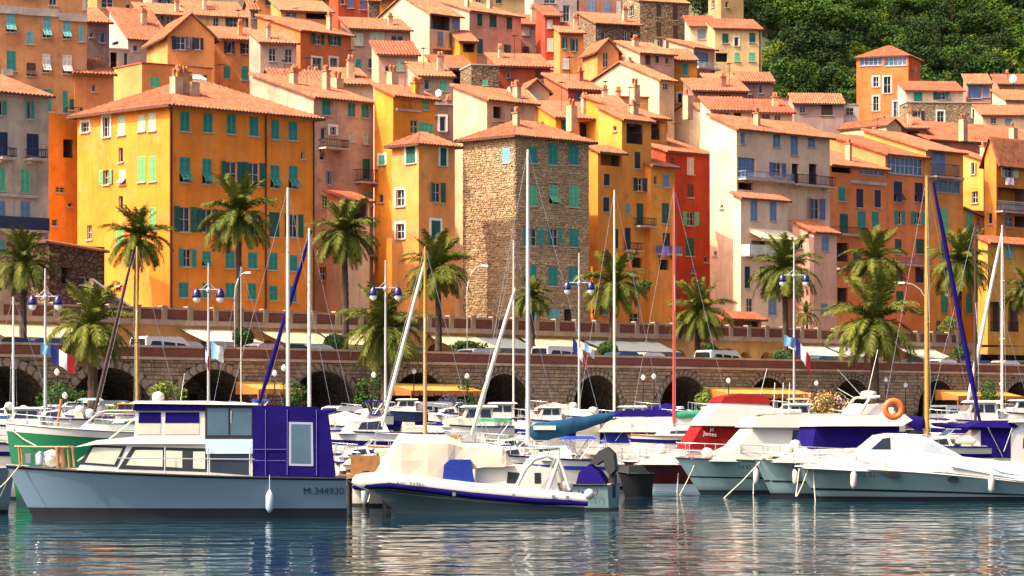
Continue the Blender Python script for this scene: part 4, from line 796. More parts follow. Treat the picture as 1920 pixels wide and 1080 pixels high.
# ---------------------------------------------------------------- cars
TYR = mat('tyre_rubber', (.012, .012, .012), .85); CGL = glassy('car_glass', (.012, .016, .02), .05); LMP = mat('lamp_lens', (.7, .7, .65), .2); RLMP = mat('red_lens', (.4, .02, .02), .25)
PAINT = {k: gloss('car_paint_'+k, c) for k, c in (('white', (.66, .63, .57)), ('black', (.015, .016, .02)), ('blue', (.03, .06, .13)), ('silver', (.42, .43, .44)), ('red', (.35, .03, .03)), ('green', (.03, .12, .10)), ('rose', (.55, .30, .32)))}
_cc = {}
def car(label, px, v, zb, kind, c, py=None):
    D = Dv(px, v); p = at(px, 0, D); root = thing('van' if kind == 'van' else 'car', label, 'van' if kind == 'van' else 'car', (p.x, p.y, zb), TH, 'parked vehicles')
    L, Wd, Hh = (4.1, 1.8, 1.72) if kind == 'van' else (4.2, 1.7, 1.45)
    if kind not in _cc:
        if kind == 'van': lo, up = [(-2.0, .35), (-2.05, .9), (-2.0, 1.05), (1.5, 1.05), (1.95, .85), (2.05, .6), (2.0, .3)], [(-1.96, 1.05), (-1.9, 1.6), (-1.75, 1.72), (.6, 1.72), (.85, 1.66), (1.45, 1.05)]
        else: lo, up = [(-2.05, .3), (-2.12, .6), (-2.0, .88), (1.0, .92), (1.85, .78), (2.1, .55), (2.08, .28)], [(-1.85, .88), (-1.45, 1.36), (-1.1, 1.45), (.1, 1.45), (.35, 1.38), (1.05, .9)]
        b = MB(); w_ = Wd/2
        secs = [(w_-.06, lo), (w_, [(x, z) for x, z in lo])]
        b.grid([[(x, -w_+.0, z) for x, z in lo], [(x*1.0, w_, z) for x, z in lo]], smooth=False); b.face([(x, -w_, z) for x, z in lo]); b.face([(x, w_, z) for x, z in lo][::-1])
        wi = w_-.16; lowr = [up[0], up[-1]]
        b.grid([[(x, -(w_-.03 if z < 1.06 and i in (0, len(up)-1) else wi), z) for i, (x, z) in enumerate(up)], [(x, (w_-.03 if z < 1.06 and i in (0, len(up)-1) else wi), z) for i, (x, z) in enumerate(up)]], smooth=False)
        for s in (-1, 1): b.face([(x, s*(w_-.03 if i in (0, len(up)-1) else wi), z) for i, (x, z) in enumerate(up)])
        g = MB(); zb_, zt_ = lo[2][1]+.08, Hh-.17; span = (up[0][0], up[-1][0])
        cuts = [(-1.9, -.75), (-.65, .35), (.42, 1.25)] if kind != 'van' else [(-1.7, -.75), (-.65, .2), (.3, 1.05)]
        for s in (-1, 1):
            for x0, x1 in cuts:
                q = .32 if x0 == cuts[0][0] else .02; r = .45 if x1 == cuts[-1][1] else .02
                yb, yt = s*(w_-.028), s*(wi+.005); g.face([(x0, yb, zb_), (x1, yb, zb_), (x1-r, yt, zt_), (x0+q, yt, zt_)])
        x0, z0, x1, z1 = up[-1][0], up[-1][1], up[-2][0], up[-2][1]
        g.face([(x0+.01, -w_+.14, z0+.05), (x0+.01, w_-.14, z0+.05), (x1+.02, wi-.08, z1-.02), (x1+.02, -wi+.08, z1-.02)])
        x0, z0, x1, z1 = up[0][0], up[0][1], up[1][0], up[1][1]
        g.face([(x0-.01, -w_+.16, z0+.06), (x0-.01, w_-.16, z0+.06), (x1-.02, wi-.08, z1-.02), (x1-.02, -wi+.08, z1-.02)])
        wh = MB(); wh.lathe([(.02, -.1), (.31, -.1), (.33, -.06), (.33, .08), (.31, .1), (.02, .1)], n=14); hl = MB(); hl.box(-.05, -.16, -.07, .03, .16, .07)
        _cc[kind] = (b, g.mesh('windows', CGL), wh.mesh('wheel', TYR), hl.mesh('headlight', LMP), hl.mesh('tail_light', RLMP), {})
    b, g, wh, hl, tl, pm = _cc[kind]
    if c not in pm: pm[c] = b.mesh('body', PAINT[c])
    put('body', pm[c], root); put('windows', g, root)
    for x in (-L*.32, L*.31):
        for s in (-1, 1): o = put('wheel', wh, root, (x, s*(Wd/2-.08), .33)); o.rotation_euler = (math.pi/2, 0, 0)
    for s in (-1, 1): put('headlight', hl, root, (L/2-.06, s*Wd*.35, .68)); put('tail_light', tl, root, (-L/2+.05, s*Wd*.4, .75))
for lb, px, k, c in (('black car behind the parapet under the far left awning', 30, 'car', 'black'), ('dark blue car near the left twin lamp post', 92, 'car', 'blue'), ('white van behind the parapet left of the flag pole', 308, 'van', 'white'), ('silver car just right of the white van by the flag pole', 352, 'car', 'silver'),     ('rose coloured car under the cream awning', 506, 'car', 'rose'), ('black car between the two white masts', 552, 'car', 'black'), ('silver car left of the round topiary', 598, 'car', 'silver'), ('dark green car by the yellow mast', 775, 'car', 'green'), ('silver car under the grey awning', 905, 'car', 'silver'), ('white van at the foot of the stone tower', 1050, 'van', 'white'), ('black car behind the grey awning bush', 1176, 'car', 'blue'),
    ('white car left of the red mast', 1222, 'car', 'white'), ('white van behind the parapet right of the red mast', 1352, 'van', 'white'), ('green car beside the tricolour flag', 1546, 'car', 'green'), ('dark red car just left of the bushy lower palm', 1572, 'car', 'red'), ('black car under the white awning right of the bushy palm', 1710, 'car', 'black'), ('white car behind the parapet near the blue furled sail', 1772, 'car', 'white'), ('dark blue car near the right edge', 1838, 'car', 'blue'), ('white car at the right edge behind the parapet', 1890, 'car', 'white'), ('black car at the right end of the road', 1932, 'car', 'black')):
    car(lb, px, 2.6, RZ, k, c)
car('white van half hidden by a hedge before the left arch', 205, -3.2, QZ, 'van', 'white'); car('silver car with red side parked near the left palm', 135, -8, QZ, 'car', 'silver'); car('dark car on the quay beside the broad low palm', 252, -6, QZ, 'car', 'black')
car('white van under the yellow awning at the right', 1790, -6, QZ, 'van', 'white'); car('white car on the quay behind the boats in the middle', 655, -8, QZ, 'car', 'white'); car('white van parked before the middle yellow awning', 812, -7.5, QZ, 'van', 'white')
# ---------------------------------------------------------------- lamps and poles
POLE = mat('grey_pole_paint', (.40, .38, .36), .45, .15); BLUE = gloss('lantern_blue', (.008, .005, .07)); GLOBE = mat('white_globe', (.86, .82, .74), .25)
def twin_lamp(label, px, ytop, yarm, half, v):
    D = Dv(px, v); p = at(px, 0, D); zt, za = z_of(ytop, D)-QZ, z_of(yarm, D)-QZ; hx = half*D/F
    root = thing('street_lamp', label, 'street lamp', (p.x, p.y, QZ), 0, 'tall twin lamp posts with blue lanterns'); mb = MB(); mb.tube([(0, 0, 0), (0, 0, zt*.5), (0, 0, zt)], [.09, .075, .05], 8); mb.lathe([(.2, 0), (.2, .5), (.12, .7)], n=10); mb.build('pole', POLE, root)
    ab = MB(); ab.tube([(-hx, 0, za), (hx, 0, za)], .035, 5); ab.tube([(-hx*.6, 0, za), (0, 0, za+.4)], .02, 4); ab.tube([(hx*.6, 0, za), (0, 0, za+.4)], .02, 4); ab.lathe([(.02, .15), (.13, .05), (.13, -.12), (.02, -.2)], (0, 0, za), 8); ab.build('arm', POLE, root)
    for s in (-1, 1):
        lb = MB(); lb.lathe([(.03, .12), (.09, .05), (.21, -.10), (.27, -.32), (.27, -.42), (.21, -.44)], n=12); o = lb.build('lantern', BLUE, root, (s*hx, 0, za))
        gb = MB(); gb.lathe([(.19, -.44), (.21, -.54), (.15, -.66), (.02, -.74)], n=10); gb.build('globe', GLOBE, o)
twin_lamp('tall twin lamp post at the far left beside the palm', 85, 503, 556, 24, -8); twin_lamp('tall twin lamp post before the orange corner house', 391, 493, 543, 22, -8); twin_lamp('tall twin lamp post before the broad low middle palm', 723, 488, 540, 23, -8)
twin_lamp('tall twin lamp post before the stone tower', 1086, 474, 530, 22, -8); twin_lamp('tall twin lamp post at the white block right of centre', 1489, 454, 516, 22, -8)
def goose(label, px, ytop, reach, v, zb):
    D = Dv(px, v); p = at(px, 0, D); zt = z_of(ytop, D)-zb; r = reach*D/F
    root = thing('gooseneck_lamp', label, 'street lamp', (p.x, p.y, zb), 0, 'white curved road lamps'); mb = MB(); pts = [(0, 0, 0), (0, 0, zt*.75)]+[(r*(1-math.cos(a)), 0, zt*.75+zt*.25*math.sin(a)) for a in (.4, .8, 1.2, 1.57)]
    mb.tube(pts, .042, 6); mb.build('pole', POLE, root); hb = MB(); hb.box(min(r, r*1.5), -.09, zt-.07, max(r, r*1.5), .12, zt+.06); hb.build('lamp_head', GLOBE, root)
goose('white curved road lamp by the tall dark trunked palm', 440, 511, 20, 3.6, RZ); goose('white curved road lamp below the stone tower', 876, 498, 26, 3.6, RZ); goose('white curved road lamp beside the yellow mast on the right', 1738, 530, -42, 3.6, RZ)
for i, (px, py, lb) in enumerate(((515, 700, 'behind the left white mast'), (532, 690, 'close to the thick white mast'), (701, 703, 'above the dark bush by the wide arch'), (776, 696, 'above the middle yellow awning'), (876, 706, 'above the big dark bush'), (1206, 708, 'left of the red mast, lower of the pair'), (1226, 706, 'left of the red mast, higher of the pair'), (1366, 714, 'above the long yellow awning'), (1531, 719, 'above the orange flowering bush'), (1698, 722, 'left of the thick yellow mast'), (1661, 712, 'by the broad dense right palm'), (1878, 720, 'beside the rightmost yellow awning'), (107, 698, 'below the left tricolour flag'), (122, 742, 'beside the silver quay car'))):
    D = Dv(px, -5); p = at(px, py, D); root = thing('globe_lamp', 'white globe lamp on the quay '+lb, 'globe lamp', (p.x, p.y, QZ), 0, 'white globe lamps on the lower quay')
    mb = MB(); mb.tube([(0, 0, 0), (0, 0, p.z-QZ)], .035, 5); mb.build('post', IRON, root); gb = MB(); gb.lathe([(.01, -.2), (.09, -.13), (.15, -.05), (.15, .05), (.09, .13), (.01, .2)], n=10); gb.build('globe', GLOBE, root, (0, 0, p.z-QZ))
# ---------------------------------------------------------------- flags
FB, FW, FRD, FSK, FGN = (mat('flag_'+nm, c, .8, .1) for nm, c in (('blue', (.02, .025, .16)), ('white', (.75, .72, .68)), ('red', (.62, .03, .03)), ('sky', (.16, .36, .58)), ('green', (.02, .25, .09))))
def flag(label, px, py, D, w_, hh, droop, cols, ang=.2):
    p = at(px, py, D); root = thing('flag', label, 'flag', (p.x, p.y, p.z), ang); n = 12
    for ci, m in enumerate(cols):
        mb = MB(); rows = []
        for i in range(n//len(cols)+1):
            t = (ci+i/(n//len(cols)))/len(cols); rows.append([(w_*t*math.cos(droop), .12*math.sin(t*7+j*.4)*t, -j/4*hh*(1-.1*t)-w_*t*math.sin(droop)+.05*math.sin(t*9+j)) for j in range(5)])
        mb.grid(rows); mb.build('stripe', m, root)
TRI = (FB, FW, FRD)
flag('tricolour flag drooping from the far left twin lamp post', 96, 645, Dv(85, -8.2), 1.45, .95, .55, TRI); flag('sky blue flag behind the left tricolour', 76, 644, Dv(85, -8.4), .6, .55, .2, (FSK,), .4)
flag('tricolour flag hanging limp before the orange corner house', 382, 643, Dv(391, -9.0), 1.0, .75, 1.25, TRI); flag('sky blue and white flag beside the limp tricolour', 396, 640, Dv(391, -8.5), .75, .9, .5, (FSK, FW), -.1)
flag('tricolour flag streaming at the lamp post before the stone tower', 1074, 632, Dv(1086, -9.0), 1.6, .8, .95, TRI); flag('sky blue flag beside the streaming tricolour', 1096, 640, Dv(1086, -8.6), .9, .5, .8, (FSK, FW), .1)
flag('tricolour flag hanging at the right hand lamp post', 1492, 630, Dv(1489, -9.0), 1.8, 1.1, .95, TRI); flag('sky blue flag at the right hand lamp post', 1470, 628, Dv(1489, -8.6), .8, .7, .3, (FSK,), .2)

st = thing('stair_wall', 'sloping stone stair wall with white coping below the orange corner house', 'stairs', uv(0, 0, 0), 0); D1 = Dv(215, 14)
A, B_ = at(175, 527, Dv(175, 14)), at(258, 587, Dv(258, 14)); mb = MB(); off = uv(0, .35, 0)-uv(0, 0, 0); st.location = (A.x, A.y, TZ); a, c = A-Vector((A.x, A.y, TZ)), B_-Vector((A.x, A.y, TZ))
def wallq(mb, p, q, z0, z1, o): mb.face([p+Vector((0, 0, z0)), q+Vector((0, 0, z0)), q+Vector((0, 0, z1)), p+Vector((0, 0, z1))]); mb.face([p+o+Vector((0, 0, z0)), q+o+Vector((0, 0, z0)), q+o+Vector((0, 0, z1)), p+o+Vector((0, 0, z1))]); mb.face([p+Vector((0, 0, z1)), q+Vector((0, 0, z1)), q+o+Vector((0, 0, z1)), p+o+Vector((0, 0, z1))])
mb.face([Vector((a.x, a.y, 0)), Vector((c.x, c.y, 0)), c, a]); mb.face([a, c, c+off, a+off]); mb.face([Vector((a.x, a.y, 0)), a, a+off, Vector((a.x, a.y, 0))+off]); mb.build('wall', masonry('stair_stone', (.30, .21, .13), (.15, .10, .07), 2.4), st)
mb = MB(); o2 = off*1.3; wallq(mb, a-off*.15, c-off*.15, .003, .16, o2); mb.build('coping', WFR, st)
# ---------------------------------------------------------------- boats
GEL = gloss('white_gelcoat', (.56, .53, .46)); GELB = gloss('pale_blue_and_shaded_gelcoat', (.46, .60, .68)); HULLB = gloss('shaded_blue_hull', (.15, .225, .28)); TEAL = gloss('shaded_teal_hull', (.20, .30, .305)); GREENH = gloss('green_hull', (.014, .14, .06)); REDH = gloss('dark_red_hull', (.10, .012, .012))  # blue and teal hulls carry the bluish shade of the topsides in their colour
NAVYC = mat('navy_canvas', (.010, .005, .095), .85, .25, 1.5, spec=.06, bmp=.3); BLUEC = mat('blue_canvas', (.02, .04, .25), .8, .2, 1.5, spec=.08, bmp=.3); SAILB = mat('blue_sail_cover', (.014, .06, .115), .85, .25, 2, spec=.06, bmp=.5); CREAMC = mat('cream_boat_cover', (.50, .42, .31), .85, .14, 1.2, bmp=.06)
REDC = mat('red_canvas', (.20, .010, .010), .8, .2, 1.5, spec=.08, bmp=.3); GREENC = mat('green_canvas', (.02, .22, .11), .75, .2, 1.5, bmp=.3); BLACK = mat('black_rubber', (.012, .012, .013), .6); STEEL = mat('stainless_steel', (.62, .62, .62), .22, .05, 1, metal=.9)
WOOD = mat('varnished_wood', (.34, .15, .05), .35, .3, 4); YWOOD = mat('yellow_spruce', (.44, .24, .04), .35, .2, 3); ALU = mat('white_mast_paint', (.60, .56, .47), .35, .08); REDM = mat('red_mast_paint', (.38, .05, .025), .4, .1); DKM = mat('dark_mast', (.05, .025, .02), .5); CURT = mat('cream_curtain', (.50, .50, .38), .8, .1); SGL = glassy('smoked_glass', (.012, .018, .03), .05); BGL = glassy('blue_boat_glass', (.05, .10, .13), .06)
TEAK = mat('teak_deck', (.34, .19, .09), .7, .25, 4); ORR = mat('orange_lifebuoy', (.85, .14, .02), .5, .1); ROPE = mat('mooring_rope', (.62, .56, .40), .9); DBOOT = mat('dark_boot_top', (.012, .014, .02), .5); TOWER = mat('grey_fabric', (.30, .34, .40), .6)
class Boat:
    """a boat seen nearly side on; shapes given in photograph pixels are turned into metres at the boat's own distance"""
    def __init__(s, label, D, px0, cat='motorboat', name=None, yaw=0, group='boats moored in the harbour', dv=None):
        s.k = D/F; s.px0 = px0; s.yw = YH+CZ/s.k; p = at(px0, 0, D); s.cy = math.cos(yaw)
        s.root = thing(name or cat.replace(' ', '_'), label, cat, (p.x, D, 0), yaw, group); s.last = None
    def x(s, px): return (px-s.px0)*s.k/s.cy
    def z(s, py): return (s.yw-py)*s.k
    def hull(s, bow, water_x, stern, ymid, B, m, boot=DBOOT, rail=BLACK, deck=GEL, stripe=None, full=.42, boot_h=.10):
        """bow, stern: (px,py) of the sheer ends; water_x: stem at the waterline"""
        xb, zb, xs, zs, xw, zm = s.x(bow[0]), s.z(bow[1]), s.x(stern[0]), s.z(stern[1]), s.x(water_x), s.z(ymid); N = 16; rows = []; sheer = []
        for i in range(N+1):
            t = i/N; b = B/2*(.88+.12*min(1, t/.3)) if t < full else B/2*(1-((t-full)/(1-full))**2.3); b = max(b, .012)
            z2 = zs*(1-t)*(1-2*t)+4*zm*t*(1-t)+zb*t*(2*t-1); xt = xs+(xb-xs)*t; xl = xs+(xw-xs)*t; bw = b*(.76-.26*t*t)
            P = []
            for q in (-.9, -.45, .0, .25, .6, 1.0):
                if q <= 0: f = 0; z_ = -.55*(-q/.9)*(1-t**4); yy = bw*(1+q/.9*.8)
                else: z_ = z2*q; yy = bw+(b-bw)*q**1.25; f = q
                P.append((xl+(xt-xl)*max(0, f), yy, z_))
            rows.append([(x, -y, z) for x, y, z in P[::-1]]+[(x, y, z) for x, y, z in P]); sheer.append((xt, b, z2))
        mb = MB(); mb.grid(rows, 0); mb.face(rows[0]); mb.build('hull', m, s.root); s.sheer = sheer
        bb = MB()
        for sg in (-1, 1):
            g = []
            for r in rows:
                f = min(1, boot_h/max(r[2][2], .05)); y0, y1 = abs(r[3][1])+.014, abs(r[2][1])+.014
                g.append([(r[3][0], sg*y0, -.08), (r[3][0], sg*y0, 0), (r[3][0]+(r[2][0]-r[3][0])*f, sg*(y0+(y1-y0)*f), min(boot_h, r[2][2]))])
            bb.grid(g)
        x0 = rows[0]; e = -.014 if xb > xs else .014; bb.face([(x0[3][0]+e, -abs(x0[3][1]), -.06), (x0[3][0]+e, abs(x0[3][1]), -.06), (x0[2][0]+e, abs(x0[2][1]), boot_h), (x0[2][0]+e, -abs(x0[2][1]), boot_h)])
        bb.build('boot_stripe', boot, s.root)
        db = MB(); db.grid([[(x, -b*.97, z-.03), (x, 0, z+.05), (x, b*.97, z-.03)] for x, b, z in sheer], smooth=True); db.build('deck', deck, s.root)
        rr = MB()
        for sg in (-1, 1): rr.tube([(x, sg*(b+.01), z) for x, b, z in sheer], .035 if rail is BLACK else .03, 5)
        rr.build('rub_rail', rail, s.root)
        if stripe:
            f0, f1, sm = stripe; sb = MB()
            for sg in (-1, 1):
                g = []
                for r in rows:
                    q = []
                    for f in (f0, f1):
                        z_ = f*r[0][2]
                        lo, hi = (3, 2) if f < .25 else ((2, 1) if f < .6 else (1, 0))
                        den = (r[hi][2]-r[lo][2]) or 1; w_ = (z_-r[lo][2])/den; q.append((r[lo][0]+(r[hi][0]-r[lo][0])*w_, sg*(abs(r[lo][1]+(r[hi][1]-r[lo][1])*w_)+.014), z_))
                    g.append(q)
                sb.grid(g)
            sb.build('stripe', sm, s.root)
        return s
    def cab(s, name, poly, wb, wt, m, bev=0, parent=None, y0=0, crown=0):
        P = [(s.x(a), s.z(b)) for a, b in poly]; z0, z1 = min(p[1] for p in P), max(p[1] for p in P); s.last = (z0, z1, wb, wt, y0); W = lambda z: wb+(wt-wb)*(z-z0)/max(z1-z0, .01)
        mb = MB(); n = len(P); A = [(x, y0-W(z), z) for x, z in P]; Bk = [(x, y0+W(z), z) for x, z in P]; mb.face(A); mb.face(Bk[::-1])
        for i in range(n):
            a, b, c, d = A[i], A[(i+1) % n], Bk[(i+1) % n], Bk[i]
            mb.face([a, b, c, d])
        o = mb.build(name, m, parent or s.root)
        if bev:
            bv = o.modifiers.new('soft_edges', 'BEVEL'); bv.width = bev; bv.segments = 2; bv.limit_method = 'ANGLE'; bv.angle_limit = .5
        return o
    def win(s, name, poly, m, off=.012, parent=None):
        z0, z1, wb, wt, y0 = s.last
        for sg in (1, -1):
            mb = MB(); q = []; r = []
            for a, b in poly:
                z = s.z(b); w_ = wb+(wt-wb)*(z-z0)/max(z1-z0, .01)+off; q.append((s.x(a), y0+sg*w_, z)); r.append((s.x(a), y0+sg*(w_-.05), z))
            mb.face(q)
            for i in range(len(q)): mb.face([q[i], q[(i+1) % len(q)], r[(i+1) % len(q)], r[i]])
            o = mb.build(name, m, parent or s.root)
        return o
    def front(s, name, a, b, w0, w1, m, inset=.1, off=.015):
        """pane on a sloping front between two profile points"""
        mb = MB(); x0, z0, x1, z1 = s.x(a[0]), s.z(a[1]), s.x(b[0]), s.z(b[1]); d = Vector((x1-x0, 0, z1-z0)); nn = Vector((-d.z, 0, d.x)).normalized()
        if nn.z < 0: nn = -nn
        p = [Vector((x0, -w0, z0))+d*.12+nn*off, Vector((x0, w0, z0))+d*.12+nn*off, Vector((x1, w1, z1))-d*.1+nn*off, Vector((x1, -w1, z1))-d*.1+nn*off]
        for q in p: q.y *= .92
        mb.face(p); mb.face([p[0]-nn*.04, p[1]-nn*.04, p[1], p[0]]); return mb.build(name, m, s.root)
    def tube(s, name, pts, r, m, y=0, both=False, n=6, parent=None):
        for sg in ((-1, 1) if both else (1,)):
            mb = MB(); mb.tube([(s.x(p[0]), (p[2] if len(p) > 2 else y)*sg, s.z(p[1])) for p in pts], r, n); o = mb.build(name, m, parent or s.root)
        return o
    def rail(s, t0, t1, hgt, m=STEEL, n=6, name='guard_rail', mid=True):
        """stanchions and rails following the sheer between fractions t0 and t1 (1 = bow)"""
        mb = MB(); N = len(s.sheer)-1; idx = [i for i in range(N+1) if t0 <= i/N <= t1]
        for sg in (-1, 1):
            P = [Vector((s.sheer[i][0], sg*s.sheer[i][1]*.93, s.sheer[i][2])) for i in idx]
            for hh in ((hgt, hgt*.5) if mid else (hgt,)): mb.tube([p+Vector((0, 0, hh)) for p in P], .014, 4)
            for p in P[::2]: mb.tube([p, p+Vector((0, 0, hgt))], .014, 4)
        mb.build(name, m, s.root)
    def ropes(s, pairs):
        for a, b, ya, yb in pairs:
            mb = MB(); p, q = Vector((s.x(a[0]), ya, s.z(a[1]))), Vector((s.x(b[0]), yb, s.z(b[1]))); q.z = max(q.z, -.3)
            mb.tube([p, (p+q)/2-Vector((0, 0, .06)), q], .022, 4); mb.build('mooring_rope', ROPE, s.root)
    def sail_rig(s, px, ytop, ybase, m, r=.075, bow=None, stern=None, furl=None, spread=2):
        mb = MB(); x, zt, zb = s.x(px), s.z(ytop), s.z(ybase); mb.tube([(x, 0, zb), (x, 0, (zb+zt)*.6), (x, 0, zt)], [r*.85, r*.78, r*.5], 8); mst = mb.build('mast', m, s.root)
        st = MB(); xb = s.x(bow) if bow is not None else x-2.5; xs = s.x(stern) if stern is not None else x+3
        zh = 1.2
        st.tube([(x, 0, zt), (xb, 0, zh)], .010, 3); st.tube([(x, 0, zt), (xs, 0, zh)], .010, 3)
        sp = MB()
        for i in range(spread):
            z_ = zb+(zt-zb)*(.45+.28*i); w_ = .75-.2*i; sp.tube([(x, -w_, z_), (x, w_, z_)], .022, 5)
            for sg in (-1, 1): st.tube([(x, 0, zt if i else z_+(zt-zb)*.2), (x, sg*w_, z_), (x, sg*1.2, 1.0)], .009, 3)
        st.build('rigging', STEEL, s.root)
        if spread: sp.build('spreader', m, mst)
        if furl:
            a, b, fm, rr = furl; fb = MB(); p, q = Vector((s.x(a[0]), .06, s.z(a[1]))), Vector((s.x(b[0]), .06, s.z(b[1])))
            fb.tube([p+(q-p)*t for t in (0, .2, .5, .8, 1)], [rr*.5, rr*.9, rr, rr*1.15, rr*.6], 7); fb.build('furled_sail', fm, s.root)
        return mst
    def boom(s, a, b, r, m, parent=None):
        """a boom with its sail bundled under a sagging cover"""
        mb = MB(); p, q = Vector((s.x(a[0]), 0, s.z(a[1]))), Vector((s.x(b[0]), 0, s.z(b[1]))); rows = []; N = 14
        for i in range(N+1):
            t = i/N; c = p+(q-p)*t; rr = r*(1.25-.75*t)*(.5 if i in (0, N) else 1)
            rows.append([(c.x, rr*.5*math.sin(2*math.pi*j/8)*(1+.12*math.sin(i*2.3+j)), c.z+rr*(.85*math.cos(2*math.pi*j/8)-.35+.05*math.sin(i*1.9)-(.25*math.sin(math.pi*t) if j in (3, 4, 5) else 0))) for j in range(8)])
        mb.grid(rows, closed=True); mb.face(rows[0]); mb.face(rows[-1]); mb.build('sail_cover', m, parent or s.root)
def deck_gear(b, spots):
    """hatches, cleats, coiled ropes and cushions set out along a deck: (px, py, kind)"""
    for px, py, k in spots:
        x, z = b.x(px), b.z(py); mb = MB()
        if k == 'hatch': mb.box(x-.26, -.26, z-.04, x+.26, .26, z+.05); mb.build('hatch', SGL, b.root)
        elif k == 'cleat':
            for sg in (-1, 1): mb = MB(); mb.box(x-.12, sg*.9-.02, z+.05, x+.12, sg*.9+.02, z+.09); mb.box(x-.03, sg*.9-.02, z-.02, x+.03, sg*.9+.02, z+.05); mb.build('cleat', STEEL, b.root)
        elif k == 'coil':
            for i in range(3): mb.tube([(x+(.2-.02*i)*math.cos(t*.7854), -.4+(.2-.02*i)*math.sin(t*.7854), z+.04+.04*i) for t in range(9)], .025, 4)
            mb.build('coiled_rope', ROPE, b.root)
        elif k == 'cushion': mb.box(x-.4, -.55, z-.05, x+.4, .55, z+.14); o = mb.build('cushion', CURT, b.root); o.modifiers.new('soft', 'BEVEL').width = .05
        elif k == 'bag': mb.lathe([(.02, 0), (.2, .03), (.24, .2), (.16, .36), (.02, .4)], (x, -.3, z), 9); mb.build('fender_bag', GEL, b.root)
        elif k == 'ring':
            rows = [[((.24+.075*math.cos(a*.785))*math.cos(t*.5236), .075*math.sin(a*.785), (.24+.075*math.cos(a*.785))*math.sin(t*.5236)) for a in range(8)] for t in range(13)]; mb.grid(rows, closed=True); mb.build('lifebuoy', REDC if px < 1000 else ORR, b.root, (x, -.9, z))
def fender(b, px, py, y, m=GEL, L=.55, r=.12):
    mb = MB(); mb.lathe([(.02, L/2+.08), (r*.6, L/2), (r, L*.35), (r, -L*.35), (r*.6, -L/2), (.02, -L/2-.05)], (b.x(px), y, b.z(py)), 9); mb.tube([(b.x(px), y, b.z(py)+L/2), (b.x(px), y+.03, b.z(py)+L/2+.5)], .012, 4); mb.build('fender', m, b.root)
INK = mat('hull_lettering', (.015, .02, .04), .5)
# --- big cabin cruiser in front
b = Boat('long white cabin cruiser with navy canvas aft cabin, nearest boat on the left', 89, 330, 'cabin cruiser', yaw=.05)
b.hull((14, 873), 64, (649, 896), 889, 3.1, HULLB, rail=BLACK, stripe=(.955, .995, BLACK), boot_h=.30)
b.cab('cabin', [(152, 880), (186, 830), (250, 826), (400, 830), (480, 845), (480, 896)], 1.22, 1.05, GEL, .04)
b.win('window_frame', [(158, 869), (178, 834), (243, 836), (226, 874)], BLACK); b.win('curtained_window', [(167, 866), (182, 838), (236, 840), (221, 870)], CURT, .02)
b.win('window_frame', [(228, 878), (254, 837), (394, 840), (394, 884)], BLACK)
for q in ([(243, 871), (260, 843), (310, 843), (310, 874)], [(316, 874), (316, 844), (346, 845), (346, 876)], [(366, 877), (366, 846), (388, 846), (388, 878)]): b.win('curtained_window', q, CURT, .02)
b.win('dark_window', [(397, 884), (397, 840), (470, 846), (470, 890)], SGL, .016)
b.cab('cabin_roof', [(146, 838), (188, 825), (262, 818), (398, 824), (400, 832), (240, 832), (186, 833)], 1.2, 1.12, GEL, .03)
b.cab('wheelhouse', [(256, 826), (261, 770), (388, 770), (388, 826)], 1.12, 1.04, GEL)
for x0, x1 in ((264, 306), (313, 377)):
    b.win('window', [(x0, 814), (x0+2, 773), (x1, 773), (x1, 814)], CURT, .010); b.win('blind', [(x0+1, 793), (x0+2, 773), (x1, 773), (x1, 793)], NAVYC, .018)
b.cab('roof_band', [(255, 770), (258, 757), (388, 757), (388, 770)], 1.12, 1.12, NAVYC); b.cab('wheelhouse_roof', [(248, 757), (260, 752), (392, 752), (486, 757), (486, 760)], 1.2, 1.14, GEL)
b.cab('glazed_screen', [(388, 823), (388, 758), (477, 759), (477, 823)], 1.15, 1.1, BLACK)
for x0, x1 in ((392, 431), (435, 474)): b.win('window', [(x0, 816), (x0, 766), (x1, 766), (x1, 816)], BGL)
b.cab('side_panel', [(390, 850), (388, 823), (478, 823), (478, 850)], 1.25, 1.22, GELB)
c = b.cab('canvas_enclosure', [(476, 894), (476, 760), (592, 763), (614, 776), (628, 892)], 1.36, 1.2, NAVYC, .05)
b.win('window_frame', [(543, 872), (543, 791), (587, 792), (588, 873)], STEEL, .015, c); b.win('clear_pane', [(547, 868), (547, 795), (583, 796), (584, 869)], BGL, .022, c)
for x in (500, 540, 594): b.tube('seam', [(x, 890, -1.385), (x, 768, -1.225)], .012, mat('canvas_piping', (.10, .08, .30), .7), parent=c)
for z_ in (842, 863): b.tube('seam', [(478, z_, -1.33), (538, z_, -1.33)], .012, mat('canvas_piping', (.1, .08, .3)), parent=c)
for x, w_ in ((40, .035), (113, .06), (133, .035)): b.tube('rail_post', [(x, 838, -.7 if x > 60 else -.35), (x+3, 876, -.75 if x > 60 else -.4)], w_, WOOD, both=True)
b.tube('bow_rail', [(32, 837, -.2), (75, 838, -.5), (135, 838, -.75)], .035, WOOD, both=True); b.tube('handrail', [(225, 858, -1.32), (480, 860, -1.4)], .018, STEEL, both=True)
for x in (315, 394, 471): b.tube('stanchion', [(x, 838, -1.3), (x, 888, -1.42)], .02, STEEL, both=True)
b.tube('roof_rail', [(262, 822, -1.0), (262, 813, -1.0), (378, 813, -1.0), (378, 823, -1.0)], .016, STEEL, both=True)
b.tube('antenna', [(436, 828, -1.1), (436, 770, -1.15)], .012, ALU); b.tube('antenna', [(338, 755), (346, 700)], .010, ALU)
o = MB(); o.lathe([(.02, .18), (.16, .12), (.19, 0), (.16, -.12), (.05, -.2)], (b.x(297), 0, b.z(745)), 10); o.build('radar_dome', GEL, b.root)
